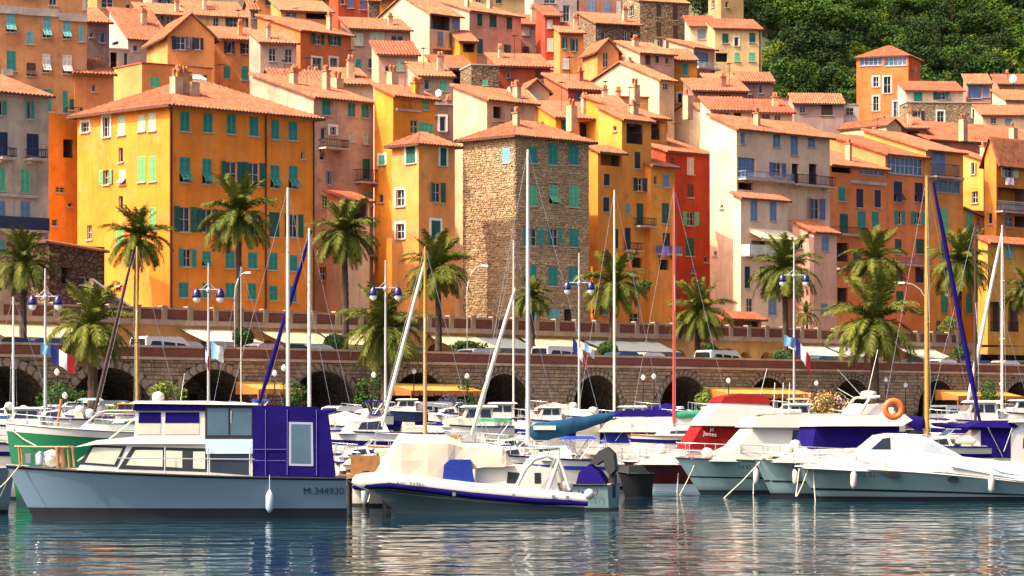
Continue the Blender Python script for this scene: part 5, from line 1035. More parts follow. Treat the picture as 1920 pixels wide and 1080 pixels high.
o = MB(); o.box(b.x(52), -.35, b.z(868), b.x(62), .1, b.z(850)); o.lathe([(.16, -.2), (.17, .1), (.05, .2)], (b.x(80), -.3, b.z(858)), 10); o.build('windlass', STEEL, b.root)
o = MB(); o.lathe([(.01, -.25), (.26, -.1), (.30, .1), (.2, .28), (.02, .34)], (b.x(100), -.2, b.z(864)), 12); o.build('tender_fender', GEL, b.root)
fender(b, 508, 938, -1.62, GELB)
lettering('M 344930', .30, INK, b.root, (b.x(607), -1.315, b.z(925)), (math.pi/2+.22, 0, 0))
b.ropes([((45, 868), (2, 925), -.3, -1.8), ((150, 864), (255, 780), -.6, .8), ((640, 893), (690, 920), -.9, .2)])
# --- rigid inflatable
b = Boat('white inflatable boat with navy band, cream bow tent and blue seat cover', 93, 890, 'inflatable boat', yaw=.06)
y = b.z
def tubepath(off, dz): return [(b.x(1096), -1.05-off, y(936)+dz), (b.x(1000), -1.08-off, y(930)+dz), (b.x(880), -1.08-off, y(919)+dz), (b.x(790), -.98-off, y(908)+dz), (b.x(730), -.72-off, y(901)+dz), (b.x(690), -.35-off*.8, y(902)+dz), (b.x(676)-off*.7, 0, y(904)+dz)]
for nm, off, dz, r, m in (('tube', 0, 0, .27, GEL), ('rub_band', .19, -.12, .115, NAVYC)):
    p = tubepath(off, dz); p = p+[(a, -c_, z_) for a, c_, z_ in p[-2::-1]]; mb = MB(); mb.tube(p, [r*.6]+[r]*(len(p)-2)+[r*.6], 12); mb.build(nm, m, b.root)
b.hull((700, 918), 745, (1092, 950), 938, 1.9, TEAL, rail=GEL, deck=TEAK, boot=TEAL)
b.cab('console', [(890, 930), (892, 876), (935, 866), (1040, 878), (1046, 934)], .62, .5, GEL, .05); b.win('dark_recess', [(948, 905), (950, 884), (972, 886), (972, 906)], BLACK); b.win('dark_recess', [(1000, 906), (1000, 886), (1012, 886), (1012, 906)], BLACK)
mb = MB(); rows = []     # tent cover: ridge with sagging folds
for px, top, wd, bot in ((690, 899, .25, 904), (706, 882, .5, 903), (728, 846, .72, 902), (746, 817, .85, 901), (752, 814, .88, 901), (800, 815, .95, 902), (838, 816, .86, 904), (852, 822, .74, 888), (868, 830, .72, 880), (905, 831, .7, 877), (940, 836, .7, 875), (946, 842, .68, 874), (961, 869, .62, 875)):
    rows.append([(b.x(px), wd*c_+.02*math.sin(px*.3+c_*9), y(bot)+(y(top)-y(bot))*h_-.03*math.sin(px*.11)*(1-h_)) for c_, h_ in ((-1, 0), (-.86, .45), (-.72, .82), (-.36, .93), (0, 1), (.36, .93), (.72, .82), (.86, .45), (1, 0))])
mb.grid(rows, smooth=False); mb.build('bow_tent', CREAMC, b.root)
b.cab('seat_cover', [(826, 914), (831, 870), (842, 861), (880, 861), (889, 914)], .26, .2, BLUEC, .05, y0=-.80)
b.tube('roll_bar', [(962, 918, -.9), (982, 878, -.85), (1000, 860, -.8), (1022, 854, -.78), (1044, 860, -.8), (1034, 890, -.86), (1020, 926, -.95)], .065, GEL, both=True, n=8); b.tube('roll_bar', [(1044, 860, -.8), (1054, 885, -.85), (1064, 918, -.9)], .05, GEL, both=True, n=8); b.tube('cross_bar', [(1022, 854, -.78), (1022, 852, .78)], .065, GEL, n=8)
b.cab('engine', [(985, 928), (982, 892), (992, 877), (1012, 873), (1023, 892), (1021, 930)], .24, .15, TOWER, .06, y0=-.2)
o = MB(); o.lathe([(.01, -.17), (.12, -.12), (.17, 0), (.12, .12), (.01, .17)], (b.x(1099), -1.2, y(925)), 10); o.build('ball_fender', GEL, b.root)
for x in (848, 958, 1032, 1058): b.cab('valve_patch', [(x-3, 928+(x-848)*.03), (x-3, 921+(x-848)*.03), (x+3, 921+(x-848)*.03), (x+3, 928+(x-848)*.03)], .02, .02, mat('grey_patch', (.18, .2, .18)), y0=-1.335)
lettering('NIC 93461', .19, INK, b.root, (b.x(768), -1.27, y(909)), (math.pi/2-.25, 0, -.14))
b.ropes([((700, 900), (690, 940), -.2, -.6)])
# --- dinghy with covered outboard
deck_gear(b, [(930, 868, 'coil'), (1060, 924, 'bag')])
b = Boat('small pale dinghy with a tilted outboard under navy canvas', 96, 1095, 'dinghy', yaw=-.35)
b.hull((1035, 905), 1050, (1150, 908), 908, 1.5, TEAL, rail=BLACK, deck=TEAK, full=.6)
b.cab('engine_cover', [(1086, 908), (1090, 886), (1108, 870), (1126, 884), (1142, 908)], .34, .2, NAVYC, .06); b.cab('outboard_cowl', [(1108, 868), (1124, 846), (1140, 838), (1152, 850), (1156, 880), (1146, 892), (1138, 880), (1134, 862), (1120, 872)], .2, .14, BLACK, .05)
b.cab('outboard_leg', [(1140, 930), (1142, 890), (1154, 888), (1152, 932)], .09, .07, BLACK, .02)
lettering('513317', .24, INK, b.root, (b.x(1116), -.74, b.z(928)), (math.pi/2, 0, 0))
b = Boat('black covered tender with a dark outboard beside the dark red hull', 112, 1195, 'tender', yaw=.5)
b.hull((1160, 885), 1172, (1212, 888), 888, 1.3, BLACK, rail=BLACK, deck=BLACK); b.cab('cover', [(1166, 888), (1172, 874), (1198, 872), (1208, 890)], .5, .25, BLACK, .06)
# --- boats on the right
b = Boat('sleek white express cruiser with two oval portholes, nearest on the right', 108, 1700, 'motor cruiser', yaw=.04)
b.hull((1488, 874), 1538, (1917, 905), 884, 3.3, TEAL, rail=GEL, stripe=(.30, .37, DBOOT), boot_h=.16)
b.cab('deck_moulding', [(1500, 877), (1548, 860), (1605, 846), (1720, 846), (1800, 858), (1908, 872), (1915, 902), (1760, 884), (1600, 882)], 1.58, .95, GEL, .06)
b.cab('hard_top', [(1606, 846), (1618, 836), (1642, 816), (1665, 812), (1715, 814), (1740, 824), (1800, 858)], 1.0, .72, GEL, .06); b.front('windscreen', (1800, 858), (1722, 817), .95, .7, SGL); b.win('side_glass', [(1722, 846), (1728, 828), (1742, 830), (1786, 854)], mat('grey_glass', (.34, .36, .40), .15))
b.win('side_glass', [(1625, 842), (1648, 822), (1662, 820), (1662, 842)], SGL)
b.cab('cockpit_coaming', [(1770, 874), (1800, 856), (1905, 868), (1910, 900)], 1.55, 1.4, GELB, .04)  # pale blue puts the shade on the coaming side into its colour
for px, py, w_ in ((1660, 888, 12), (1772, 897, 10)):
    o = MB(); pts = [(b.x(px)+w_*b.k*math.cos(a*.5236), -1.63-.0, b.z(py)+5.5*b.k*math.sin(a*.5236)) for a in range(12)]; o.face(pts); o.grid([pts, [(p[0], p[1]+.12, p[2]) for p in pts]], closed=True, smooth=False); o.build('porthole', BLACK, b.root)
lettering('AL E37985', .26, INK, b.root, (b.x(1628), -1.40, b.z(893)), (math.pi/2+.2, 0, -.16)); b.rail(.62, 1, .5)
b.cab('anchor', [(1480, 872), (1488, 868), (1506, 880), (1500, 888), (1490, 880)], .06, .06, BLACK)
b.tube('cockpit_rail', [(1740, 884, -1.45), (1772, 868, -1.4), (1830, 868, -1.4), (1860, 884, -1.5), (1900, 892, -1.5)], .022, STEEL); b.tube('deck_line', [(1520, 869, -1.35), (1608, 862, -1.43), (1610, 880, -1.58)], .010, STEEL, both=True); b.tube('deck_line', [(1680, 850, -1.05), (1682, 880, -1.55)], .012, STEEL)
b.ropes([((1497, 878), (1487, 930), -.1, -.6), ((1512, 880), (1489, 930), -.3, -.6), ((1521, 876), (1523, 948), -.4, -.8)])
deck_gear(b, [(1548, 866, 'hatch'), (1580, 856, 'hatch'), (1520, 872, 'cleat'), (1532, 868, 'coil'), (1840, 868, 'cushion'), (1880, 872, 'cushion')]); fender(b, 1588, 898, -1.52); fender(b, 1842, 905, -1.72)
b.tube('bow_rail', [(1500, 874, -.25), (1512, 858, -.5), (1600, 850, -1.3), (1640, 850, -1.45)], .016, STEEL, both=True)
b = Boat('white motor yacht with navy canvas sides and a white radar arch', 113, 1560, 'motor yacht', yaw=.18)
b.hull((1412, 860), 1446, (1745, 872), 868, 3.6, TEAL, rail=GEL, stripe=(.40, .45, DBOOT), boot_h=.16)
b.cab('deckhouse', [(1436, 866), (1490, 842), (1700, 836), (1712, 872)], 1.45, 1.2, GEL, .08); b.cab('canvas_sides', [(1505, 840), (1514, 800), (1672, 798), (1668, 838)], 1.2, 1.15, NAVYC, .04); b.win('clear_pane', [(1700, 836), (1700, 808), (1700.5, 808), (1700.5, 836)], BGL)
b.cab('hard_top', [(1508, 799), (1522, 788), (1546, 780), (1680, 777), (1694, 788), (1672, 799)], 1.4, 1.25, GEL, .08)
b.tube('radar_arch', [(1594, 780, -1.1), (1618, 746, -1.0), (1636, 744, -1.0)], .06, GEL, both=True); b.tube('cross_bar', [(1630, 745, -1.0), (1630, 745, 1.0)], .07, GEL)
o = MB(); o.lathe([(.3, -.1), (.33, 0), (.28, .12), (.02, .17)], (b.x(1630), 0, b.z(740)), 12); o.build('radar_dome', GEL, b.root)
b.cab('flybridge', [(1596, 778), (1606, 758), (1650, 757), (1664, 778)], .95, .85, GEL, .06); b.tube('rod', [(1616, 748, -.4), (1560, 694, -.8)], .016, ALU); b.tube('rod', [(1612, 748, .4), (1580, 728, .6)], .014, ALU); b.tube('antenna', [(1628, 740), (1648, 655)], .016, ALU)
b.cab('awning_post', [(1664, 838), (1666, 800), (1672, 800), (1674, 838)], 1.1, 1.1, GEL); b.rail(.55, 1, .55)
b.ropes([((1425, 862), (1340, 935), -.1, -.9)])
o = MB(); rows = [[((.36+.13*math.cos(a*.628))*math.cos(t*.3927)*1.0, (.13*math.sin(a*.628)), (.36+.13*math.cos(a*.628))*math.sin(t*.3927)) for a in range(10)] for t in range(17)]; o.grid(rows, closed=True); lr = o.mesh('lifebuoy', ORR)
r0 = put('lifebuoy', lr); r0.location = at(1675, 767, 110.5); tag(r0, 'orange lifebuoy hung beside the navy bimini on the right', 'lifebuoy'); r0.rotation_euler = (0, 0, .1); r0.scale = (.85, 1, .85)
deck_gear(b, [(1450, 858, 'hatch'), (1470, 852, 'bag'), (1430, 860, 'coil'), (1500, 846, 'cushion'), (1486, 844, 'bag')]); fender(b, 1470, 892, -1.5)
b = Boat('white flybridge boat with shaded teal hull and dark stripe next to the red canvas boat', 118, 1420, 'motor yacht', yaw=.16)
b.hull((1266, 858), 1312, (1610, 868), 864, 3.4, TEAL, rail=BLACK, stripe=(.46, .50, DBOOT), boot_h=.16); b.cab('deckhouse', [(1318, 864), (1345, 848), (1372, 836), (1402, 801), (1500, 800), (1560, 816), (1566, 868)], 1.4, 1.1, GEL, .08); b.front('windscreen', (1372, 836), (1402, 802), 1.25, 1.1, mat('white_screen_cover', (.78, .72, .6), .7)); b.win('side_window', [(1470, 832), (1474, 806), (1512, 806), (1530, 832)], SGL)
b.cab('flybridge', [(1393, 801), (1406, 782), (1430, 778), (1560, 775), (1572, 790), (1520, 802)], 1.4, 1.3, GEL, .1); b.rail(.55, 1, .6); lettering('NI E1 907', .24, INK, b.root, (b.x(1390), -1.50, b.z(878)), (math.pi/2+.15, 0, -.2))
b.cab('sun_pad', [(1338, 862), (1344, 852), (1372, 848), (1376, 864)], .8, .7, CURT, .05)
for px in (1440, 1456, 1468): b.tube('rod_holder', [(px, 776, -.9), (px+4, 718, -.8)], .018, ALU)
b.ropes([((1300, 866), (1258, 935), -.3, -1.0), ((1400, 872), (1394, 925), -1.2, -1.6)])
deck_gear(b, [(1300, 860, 'hatch'), (1322, 858, 'bag'), (1286, 860, 'cleat'), (1430, 776, 'cushion'), (1480, 774, 'cushion')]); fender(b, 1400, 892, -1.55)
b.win('side_window', [(1412, 832), (1420, 808), (1460, 806), (1460, 832)], SGL)
b = Boat('motor yacht with red canvas windscreen cover and red bimini', 123, 1320, 'motor yacht', yaw=.16)
b.hull((1166, 864), 1208, (1480, 870), 868, 3.3, REDH, rail=GEL, boot=GELB, boot_h=.30); b.cab('deckhouse', [(1184, 870), (1226, 852), (1284, 842), (1300, 838), (1440, 836), (1450, 872)], 1.35, 1.1, GEL, .07)
c = b.cab('red_cover', [(1276, 846), (1306, 797), (1402, 796), (1392, 842)], 1.22, 1.12, REDC, .03); b.cab('flybridge', [(1302, 798), (1322, 774), (1342, 756), (1424, 755), (1446, 770), (1430, 800)], 1.32, 1.15, GEL, .08); b.cab('bimini', [(1340, 755), (1347, 745), (1370, 740), (1418, 740), (1436, 752), (1430, 758)], 1.2, 1.05, REDC, .06)
lettering('Jd', .2, GEL, b.root, (b.x(1322), -1.24, b.z(808)), (math.pi/2-.08, 0, 0)); lettering('James', .24, GEL, b.root, (b.x(1318), -1.25, b.z(817)), (math.pi/2-.08, .12, 0))
b.tube('antenna', [(1424, 752), (1440, 690)], .014, ALU); b.rail(.5, 1, .55); b.tube('orange_rail', [(1275, 852, -1.2), (1332, 848, -1.2)], .03, ORR)
b.ropes([((1218, 868), (1196, 925), -.3, -.9), ((1264, 866), (1254, 938), -.9, -1.4)])
deck_gear(b, [(1200, 864, 'coil'), (1212, 858, 'hatch'), (1236, 850, 'bag'), (1190, 866, 'cleat')])
b = Boat('white cabin boat with bright blue windscreen covers and a navy top', 128, 1200, 'motorboat', yaw=.14)
b.hull((1050, 868), 1080, (1330, 872), 870, 3.2, GEL, rail=GEL); b.cab('deckhouse', [(1084, 872), (1110, 848), (1124, 830), (1300, 832), (1310, 872)], 1.3, 1.15, GEL, .07); b.cab('blue_cover', [(1122, 832), (1134, 808), (1262, 808), (1262, 832)], 1.12, 1.02, BLUEC); b.win('strut_window', [(1196, 830), (1202, 810), (1236, 810), (1236, 830)], SGL)
b.cab('hard_top', [(1118, 810), (1130, 796), (1150, 784), (1300, 780), (1316, 796), (1290, 810)], 1.3, 1.15, GEL, .08); b.cab('canvas_top', [(1140, 782), (1160, 770), (1236, 768), (1262, 781)], 1.1, .95, NAVYC, .05)
for a in (1145, 1170, 1210, 1230): b.tube('strut', [(a, 826, -1.16), (a+14, 808, -1.1)], .014, STEEL)
b.rail(.5, 1, .5); b.cab('stern_lockers', [(1160, 862), (1168, 846), (1200, 846), (1204, 864)], 1.4, 1.3, CURT, .04)
# --- left edge
b = Boat('green hulled fishing boat with white gunwale and green bimini', 105, 150, 'fishing boat', yaw=.14)
b.hull((14, 793), 34, (330, 812), 806, 3.2, GREENH, rail=GEL, deck=GEL, stripe=(.90, .985, GEL), full=.5); b.cab('deckhouse', [(150, 812), (160, 796), (330, 796), (330, 814)], 1.0, .9, GEL); b.cab('bimini', [(158, 810), (166, 796), (250, 792), (262, 806), (256, 812)], 1.0, .85, GREENC, .05)
b.tube('bimini_frame', [(150, 804, -1.1), (184, 774, -1.1), (200, 770, -1.1), (258, 770, -1.1)], .03, GEL, both=True); b.cab('canopy', [(182, 775), (200, 769), (262, 768), (262, 772)], 1.1, 1.0, GREENC); b.tube('samson_post', [(108, 802), (116, 748)], .06, WOOD); b.ropes([((20, 802), (75, 838), -.3, -1.2)])
b.rail(.6, .95, .35, n=5)
b = Boat('white boat with a shaded teal hull cut off by the left edge', 93, -60, 'motorboat', yaw=.1)
b.hull((26, 876), 14, (-260, 890), 884, 2.6, TEAL, rail=GEL, full=.55); b.ropes([((20, 878), (2, 930), -.2, -.6)]); b.cab('cabin', [(-20, 884), (-40, 850), (-200, 845), (-230, 888)], 1, .85, GEL, .06)
# --- right edge
b = Boat('white motor sailer with an arched window and navy bimini at the right edge', 121, 1870, 'motor sailer', yaw=.05)
b.hull((1740, 872), 1770, (2040, 890), 880, 3.6, GEL, rail=BLACK); b.cab('cabin', [(1770, 880), (1790, 842), (1828, 806), (1828, 880)], 1.35, 1.1, GEL, .06); b.cab('canvas_screen', [(1826, 858), (1828, 800), (1882, 800), (1882, 858)], 1.3, 1.2, NAVYC); b.cab('wheelhouse', [(1882, 880), (1884, 790), (2030, 786), (2036, 882)], 1.42, 1.3, GEL, .06)
b.win('arched_window', [(1904, 840), (1905, 822), (1912, 812), (1924, 808), (1940, 808), (1940, 840)], SGL); b.cab('bimini', [(1800, 800), (1830, 790), (1880, 788), (1896, 799), (1890, 803)], 1.4, 1.25, NAVYC, .05)
b.tube('strut', [(1838, 800, -1.4), (1866, 856, -1.42)], .02, STEEL); b.tube('strut', [(1884, 802, -1.4), (1868, 846, -1.42)], .02, STEEL); b.cab('cabin_roof', [(1876, 792), (1884, 786), (2034, 782), (2036, 790)], 1.5, 1.45, GEL)
# --- sailing boats
def sailer(label, D, mast, ytop, ybase, m, bow, stern, ysh, hm=GEL, furl=None, boom=None, bm=SAILB, r=.075, yaw=0.0, cabin=True, spread=2, B=2.7):
    b = Boat(label, D, mast, 'sailing boat', yaw=yaw); lo = min(bow, stern); q = 14 if bow < stern else -14
    b.hull((bow, ysh-4), bow+q, (stern, ysh), ysh, B, hm, rail=GEL if hm is not GEL else WOOD, full=.5, stripe=(.86, .93, NAVYC) if hm is GEL else None)
    if cabin:
        d = stern-bow; b.cab('coachroof', [(bow+d*.24, ysh+1), (bow+d*.3, ysh-13), (bow+d*.68, ysh-17), (bow+d*.72, ysh+1)], .85, .68, GEL, .06); b.win('cabin_window', [(bow+d*.38, ysh-5), (bow+d*.39, ysh-10), (bow+d*.62, ysh-12), (bow+d*.62, ysh-5)], SGL)
    b.sail_rig(mast, ytop, ybase, m, r, bow, stern, furl, spread); b.rail(.05, .98, .5)
    if boom: b.boom(*boom, bm)
    return b
sailer('sailing boat with thick white mast before the orange corner house', 126, 540, 352, 800, ALU, 400, 640, 812, boom=((545, 775), (630, 768), .16), bm=NAVYC, r=.105)
sailer('sailing boat with white mast and a blue furled foresail slanting left', 129, 580, 428, 800, ALU, 468, 680, 810, furl=((584, 432), (484, 762), NAVYC, .095), r=.10)
sailer('wooden masted boat with a dark furled sail slanting left', 122, 257, 462, 790, YWOOD, 160, 360, 800, furl=((250, 470), (172, 792), DKM, .075), hm=GREENH, r=.08, spread=1)
sailer('wooden masted boat with a pale spar slanting left in the middle', 110, 797, 462, 826, YWOOD, 690, 905, 840, furl=((801, 472), (716, 800), ALU, .075), r=.085, hm=GEL, spread=1)
b = sailer('sailing boat with the tallest white mast and a blue covered boom', 107, 990, 280, 832, ALU, 880, 1150, 852, furl=((966, 540), (884, 815), ALU, .08), r=.095)
b.boom((994, 806), (1152, 776), .33, SAILB); o = MB(); o.box(b.x(1000), -.35, b.z(806), b.x(1042), .35, b.z(798)); o.build('hatch', GEL, b.root)
sailer('sailing boat with slim white mast left of the red mast', 131, 1152, 356, 800, ALU, 1070, 1260, 820, r=.075)
sailer('sailing boat with the red mast', 127, 1264, 352, 800, REDM, 1170, 1390, 818, r=.09, boom=((1268, 776), (1340, 772), .14), bm=GREENC)
sailer('sailing boat with thick yellow mast and navy furled foresail on the right', 123, 1738, 330, 830, YWOOD, 1836, 1640, 842, furl=((1750, 342), (1838, 792), NAVYC, .10), r=.12, boom=((1732, 790), (1690, 782), .3), bm=NAVYC)
sailer('dark masted sailing boat near the right edge', 128, 1829, 418, 830, DKM, 1720, 1960, 836, r=.075, boom=((1824, 798), (1746, 794), .16), bm=NAVYC, spread=1)
sailer('sailing boat with grey mast and a pale furled sail at the right', 136, 1879, 422, 810, ALU, 1806, 2010, 818, furl=((1880, 432), (1810, 780), ALU, .09), r=.08)
sailer('sailing boat with a slim mast half hidden by the tallest mast', 140, 963, 450, 800, ALU, 890, 1060, 812, r=.06, spread=1)
sailer('sailing boat with a short grey mast at the far left edge', 136, 25, 556, 800, ALU, -60, 130, 800, r=.07, spread=1)
sailer('yawl with a slim pale mast behind the green bimini', 138, 452, 500, 790, ALU, 380, 560, 796, r=.03, spread=0)
# --- smaller motor boats between the rows
def small(label, D, bow, stern, ysh, kind, hm=GEL, top=GEL, cv=NAVYC, yaw=.12):
    d = stern-bow; b = Boat(label, D, (bow+stern)/2, 'motorboat', yaw=yaw if d > 0 else -yaw); X = lambda t: bow+d*t
    b.hull((bow, ysh-6), X(.09), (stern, ysh), ysh-1, max(1.9, min(3.1, abs(d)*b.k*.34)), hm, rail=NAVYC if hm is GEL else GEL, deck=GEL, stripe=(.78, .86, cv)); w_ = max(1.9, min(3.1, abs(d)*b.k*.34))*.4; u = abs(d)*.10
    if kind == 'cuddy':
        b.cab('cuddy', [(X(.14), ysh+1), (X(.26), ysh-u*.9), (X(.5), ysh-u*1.3), (X(.56), ysh+1)], w_, w_*.8, top, .06); b.win('window', [(X(.3), ysh-u*.3), (X(.33), ysh-u*.85), (X(.48), ysh-u*1.0), (X(.5), ysh-u*.3)], SGL); b.tube('windscreen_frame', [(X(.48), ysh-u*1.2, -w_*.8), (X(.58), ysh-u*2.1, -w_*.7), (X(.66), ysh-u*2.1, -w_*.7)], .02, STEEL, both=True); b.front('windscreen', (X(.47), ysh-u*1.2), (X(.57), ysh-u*2.1), w_*.8, w_*.7, SGL)
        b.cab('seat', [(X(.66), ysh), (X(.68), ysh-u*.9), (X(.76), ysh-u*.9), (X(.78), ysh)], w_*.7, w_*.7, CURT, .03)
    elif kind == 'house':
        b.cab('cabin', [(X(.18), ysh+1), (X(.26), ysh-u*.8), (X(.4), ysh-u), (X(.47), ysh-u*2.2), (X(.76), ysh-u*2.2), (X(.78), ysh+1)], w_, w_*.85, top, .05); b.win('window', [(X(.45), ysh-u*1.05), (X(.49), ysh-u*1.95), (X(.60), ysh-u*1.95), (X(.60), ysh-u*1.05)], SGL); b.win('window', [(X(.62), ysh-u*1.05), (X(.62), ysh-u*1.95), (X(.73), ysh-u*1.95), (X(.74), ysh-u*1.05)], SGL)
        b.front('windscreen', (X(.4), ysh-u), (X(.47), ysh-u*2.2), w_*.9, w_*.85, SGL); b.cab('cabin_roof', [(X(.43), ysh-u*2.2), (X(.46), ysh-u*2.45), (X(.8), ysh-u*2.45), (X(.82), ysh-u*2.2)], w_*1.02, w_*.95, top, .03)
    elif kind == 'bimini':
        b.cab('deckhouse', [(X(.16), ysh+1), (X(.34), ysh-u*1.1), (X(.5), ysh-u*1.3), (X(.54), ysh+1)], w_, w_*.8, top, .06); b.cab('bimini', [(X(.44), ysh-u*2.5), (X(.5), ysh-u*2.85), (X(.78), ysh-u*2.85), (X(.84), ysh-u*2.5)], w_, w_*.85, cv, .04)
        for t in (.5, .8): b.tube('strut', [(X(.62), ysh, -w_), (X(t), ysh-u*2.5, -w_*.95)], .018, STEEL, both=True)
    elif kind == 'cover':
        b.cab('cover', [(X(.1), ysh-2), (X(.3), ysh-u*1.2), (X(.55), ysh-u*1.8), (X(.8), ysh-u*1.0), (X(.95), ysh)], w_*1.1, w_*.3, cv, .08)
    b.rail(.6, 1, .4, mid=False)
    rg = random.Random(label); deck_gear(b, [(X(rg.uniform(.12, .2)), ysh-4, 'hatch'), (X(rg.uniform(.7, .9)), ysh-2, rg.choice(('cushion', 'bag', 'coil'))), (X(rg.uniform(.55, .8)), ysh-8, rg.choice(('coil', 'bag', 'cushion', 'cushion')))])
    o = MB(); xe = b.x(stern)+(.12 if d > 0 else -.12); o.box(xe-.16, -.2, .35, xe+.16, .2, 1.05); o.box(xe-.06, -.07, -.4, xe+.06, .07, .35); o.build('outboard', BLACK if hm is not REDH else TOWER, b.root)
    return b
for a in (('white motorboat with a sharp dark windscreen behind the inflatable', 118, 600, 830, 812, 'cuddy'), ('low white boat with brown cushions beside the navy canvas cabin', 106, 612, 760, 856, 'cuddy', GEL, GEL, WOOD), ('small open white boat just left of the cream tent', 101, 628, 745, 872, 'cover', GEL, GEL, CREAMC),
    ('white boat with a beige cover left of the pale slanting spar', 124, 560, 720, 800, 'cover', GEL, GEL, CREAMC), ('white boat with yellow trim right of the middle wooden mast', 120, 795, 960, 800, 'house', GEL, CURT, YWOOD), ('white cabin boat behind the long white slanting spar', 132, 860, 990, 786, 'house'),
    ('green trimmed white boat below the slanting spar', 112, 820, 985, 832, 'bimini', GEL, GEL, GREENC), ('white boat with a teal windscreen left of the tallest mast', 110, 900, 1030, 838, 'cuddy', GEL, GEL, GREENC), ('white wheelhouse boat right of the tallest mast', 124, 960, 1075, 790, 'house'), ('boat with a beige box cover behind the blue boom', 128, 1025, 1120, 782, 'cover', GEL, CURT, CREAMC),
    ('white motorboat under the blue boom behind the roll bar', 102, 985, 1140, 862, 'bimini', GEL, GEL, BLUEC), ('small white boat behind the green bimini', 126, 40, 190, 786, 'cuddy'), ('white motorboat with dark windows at the far left', 118, -40, 110, 800, 'house'), ('little white cabin boat at the left edge', 110, -80, 60, 832, 'cuddy'), ('teal and white boat just behind the left samson post', 130, 90, 215, 782, 'bimini', GEL, GEL, TEAL),
    ('boat with a green cover left of the red canvas boat', 132, 1240, 1360, 790, 'cover', GEL, GEL, GREENC), ('blue covered boat behind the navy topped cabin boat', 136, 1190, 1300, 776, 'cover', GEL, GEL, NAVYC), ('white cabin boat behind the red bimini', 134, 1420, 1540, 786, 'house'), ('small white boat behind the white radar arch', 130, 1560, 1690, 792, 'cuddy'), ('white boat with beige deckhouse under the navy bimini boom', 117, 1690, 1850, 838, 'cuddy', GEL, CURT), ('white cabin boat behind the right boom', 134, 1740, 1900, 790, 'house'), ('little boat between the slim white mast and the red mast', 134, 1110, 1230, 790, 'house', GEL, GEL, BLUEC),
    ('white boat with a tan cover left of the tall mast stern', 138, 985, 1085, 772, 'cover', GEL, GEL, mat('tan_cover', (.36, .24, .13), .8)), ('dark blue hulled cabin boat behind the grey mast', 142, 700, 800, 772, 'house', mat('navy_hull', (.02, .03, .08), .3), GEL), ('white sport boat behind the yellow awning posts', 144, 800, 900, 776, 'cuddy'), ('pale boat with a navy bimini before the middle arches', 140, 640, 735, 778, 'bimini'), ('little fishing boat with a wooden cabin before the left arches', 142, 180, 270, 778, 'house', GEL, WOOD), ('white launch behind the blue furled sail foot', 140, 430, 520, 774, 'bimini', GEL, GEL, BLUEC), ('green fishing boat behind the red mast', 140, 1290, 1370, 776, 'house', GREENH, GEL), ('white boat with tan bimini under the long yellow awning', 142, 1440, 1530, 772, 'bimini', GEL, GEL, mat('tan_cover', (.36, .24, .13))), ('dark red hulled launch beside the orange flowers', 138, 1590, 1690, 778, 'cuddy', REDH, GEL), ('white cabin boat below the rightmost yellow awning', 142, 1850, 1960, 776, 'house'), ('blue hulled boat left of the short grey mast', 138, -40, 60, 778, 'cuddy', mat('blue_hull', (.04, .12, .26), .3), GEL), ('white open boat right of the cream tent', 104, 900, 1040, 856, 'cuddy', GEL, GEL, NAVYC),
    ('white launch behind the thick white masts', 134, 470, 620, 790, 'cover', GEL, GEL, CREAMC), ('white launch behind the cruiser wheelhouse', 132, 300, 450, 800, 'cuddy')):
    small(*a)
# wooden mooring stage between the two front boats
st = thing('mooring_stage', 'weathered mooring stage with white post between the cruiser and the inflatable', 'mooring stage', at(668, 0, 97).xy.to_3d(), 0)
mb = MB(); mb.box(-.6, 0, 1.0, 1.1, 6, 1.14); mb.build('planking', TEAK, st)
for x, y_ in ((-.45, .2), (.3, .15), (.95, .3), (-.4, 3), (.9, 3)): mb = MB(); mb.tube([(x, y_, -1.2), (x, y_, 1.25)], .11, 8); mb.build('pile', mat('wet_pile', (.03, .025, .02), .6), st)
mb = MB(); mb.lathe([(.01, .85), (.10, .8), (.12, .3), (.12, -.1), (.02, -.2)], (.28, -.05, .35), 10); mb.build('post_fender', GEL, st)
mb = MB(); mb.box(-.2, .2, 1.14, .75, .5, 1.75); mb.build('locker', WOOD, st)
# ---------------------------------------------------------------- wood on the right
WL = [foliage('wood_leaf_'+k, a, b) for k, a, b in (('dark', (.009, .024, .006), (.026, .052, .010)), ('mid', (.024, .062, .008), (.062, .115, .013)), ('light', (.075, .125, .010), (.16, .19, .014)))]
def crown_mesh(seed, m, n=2600, tall=1.0):
    rnd = random.Random(seed); mb = MB(); lobes = []
    for i in range(16):
        d = Vector((rnd.gauss(0, 1), rnd.gauss(0, 1), rnd.gauss(.25, .8))).normalized()*rnd.uniform(.35, .8); lobes.append((Vector((d.x, d.y, d.z*tall)), rnd.uniform(.22, .42)))
    for i in range(n):
        c, r = rnd.choice(lobes); d = Vector((rnd.gauss(0, 1), rnd.gauss(0, 1), rnd.gauss(0, 1))).normalized(); p = c+d*r*rnd.uniform(.55, 1.08)
        t = (d+Vector((rnd.gauss(0, .6), rnd.gauss(0, .6), rnd.gauss(.3, .6)))).normalized(); a = t.orthogonal().normalized(); a.rotate(Matrix.Rotation(rnd.uniform(0, 6.3), 3, t)); b = t.cross(a); s = rnd.uniform(.035, .075)
        mb.face([p-a*s, p-b*s*.55, p+a*s, p+b*s*.55])
    return mb.mesh('crown', m)
CM = [[crown_mesh(i*5+j, WL[i], 2600, 1.0 if j else .8) for j in range(3)] for i in range(3)]
tkm = MB(); tkm.tube([(0, 0, -.4), (.04, 0, .5), (-.03, .03, 1.0), (0, 0, 1.5)], [.09, .07, .06, .03], 7)
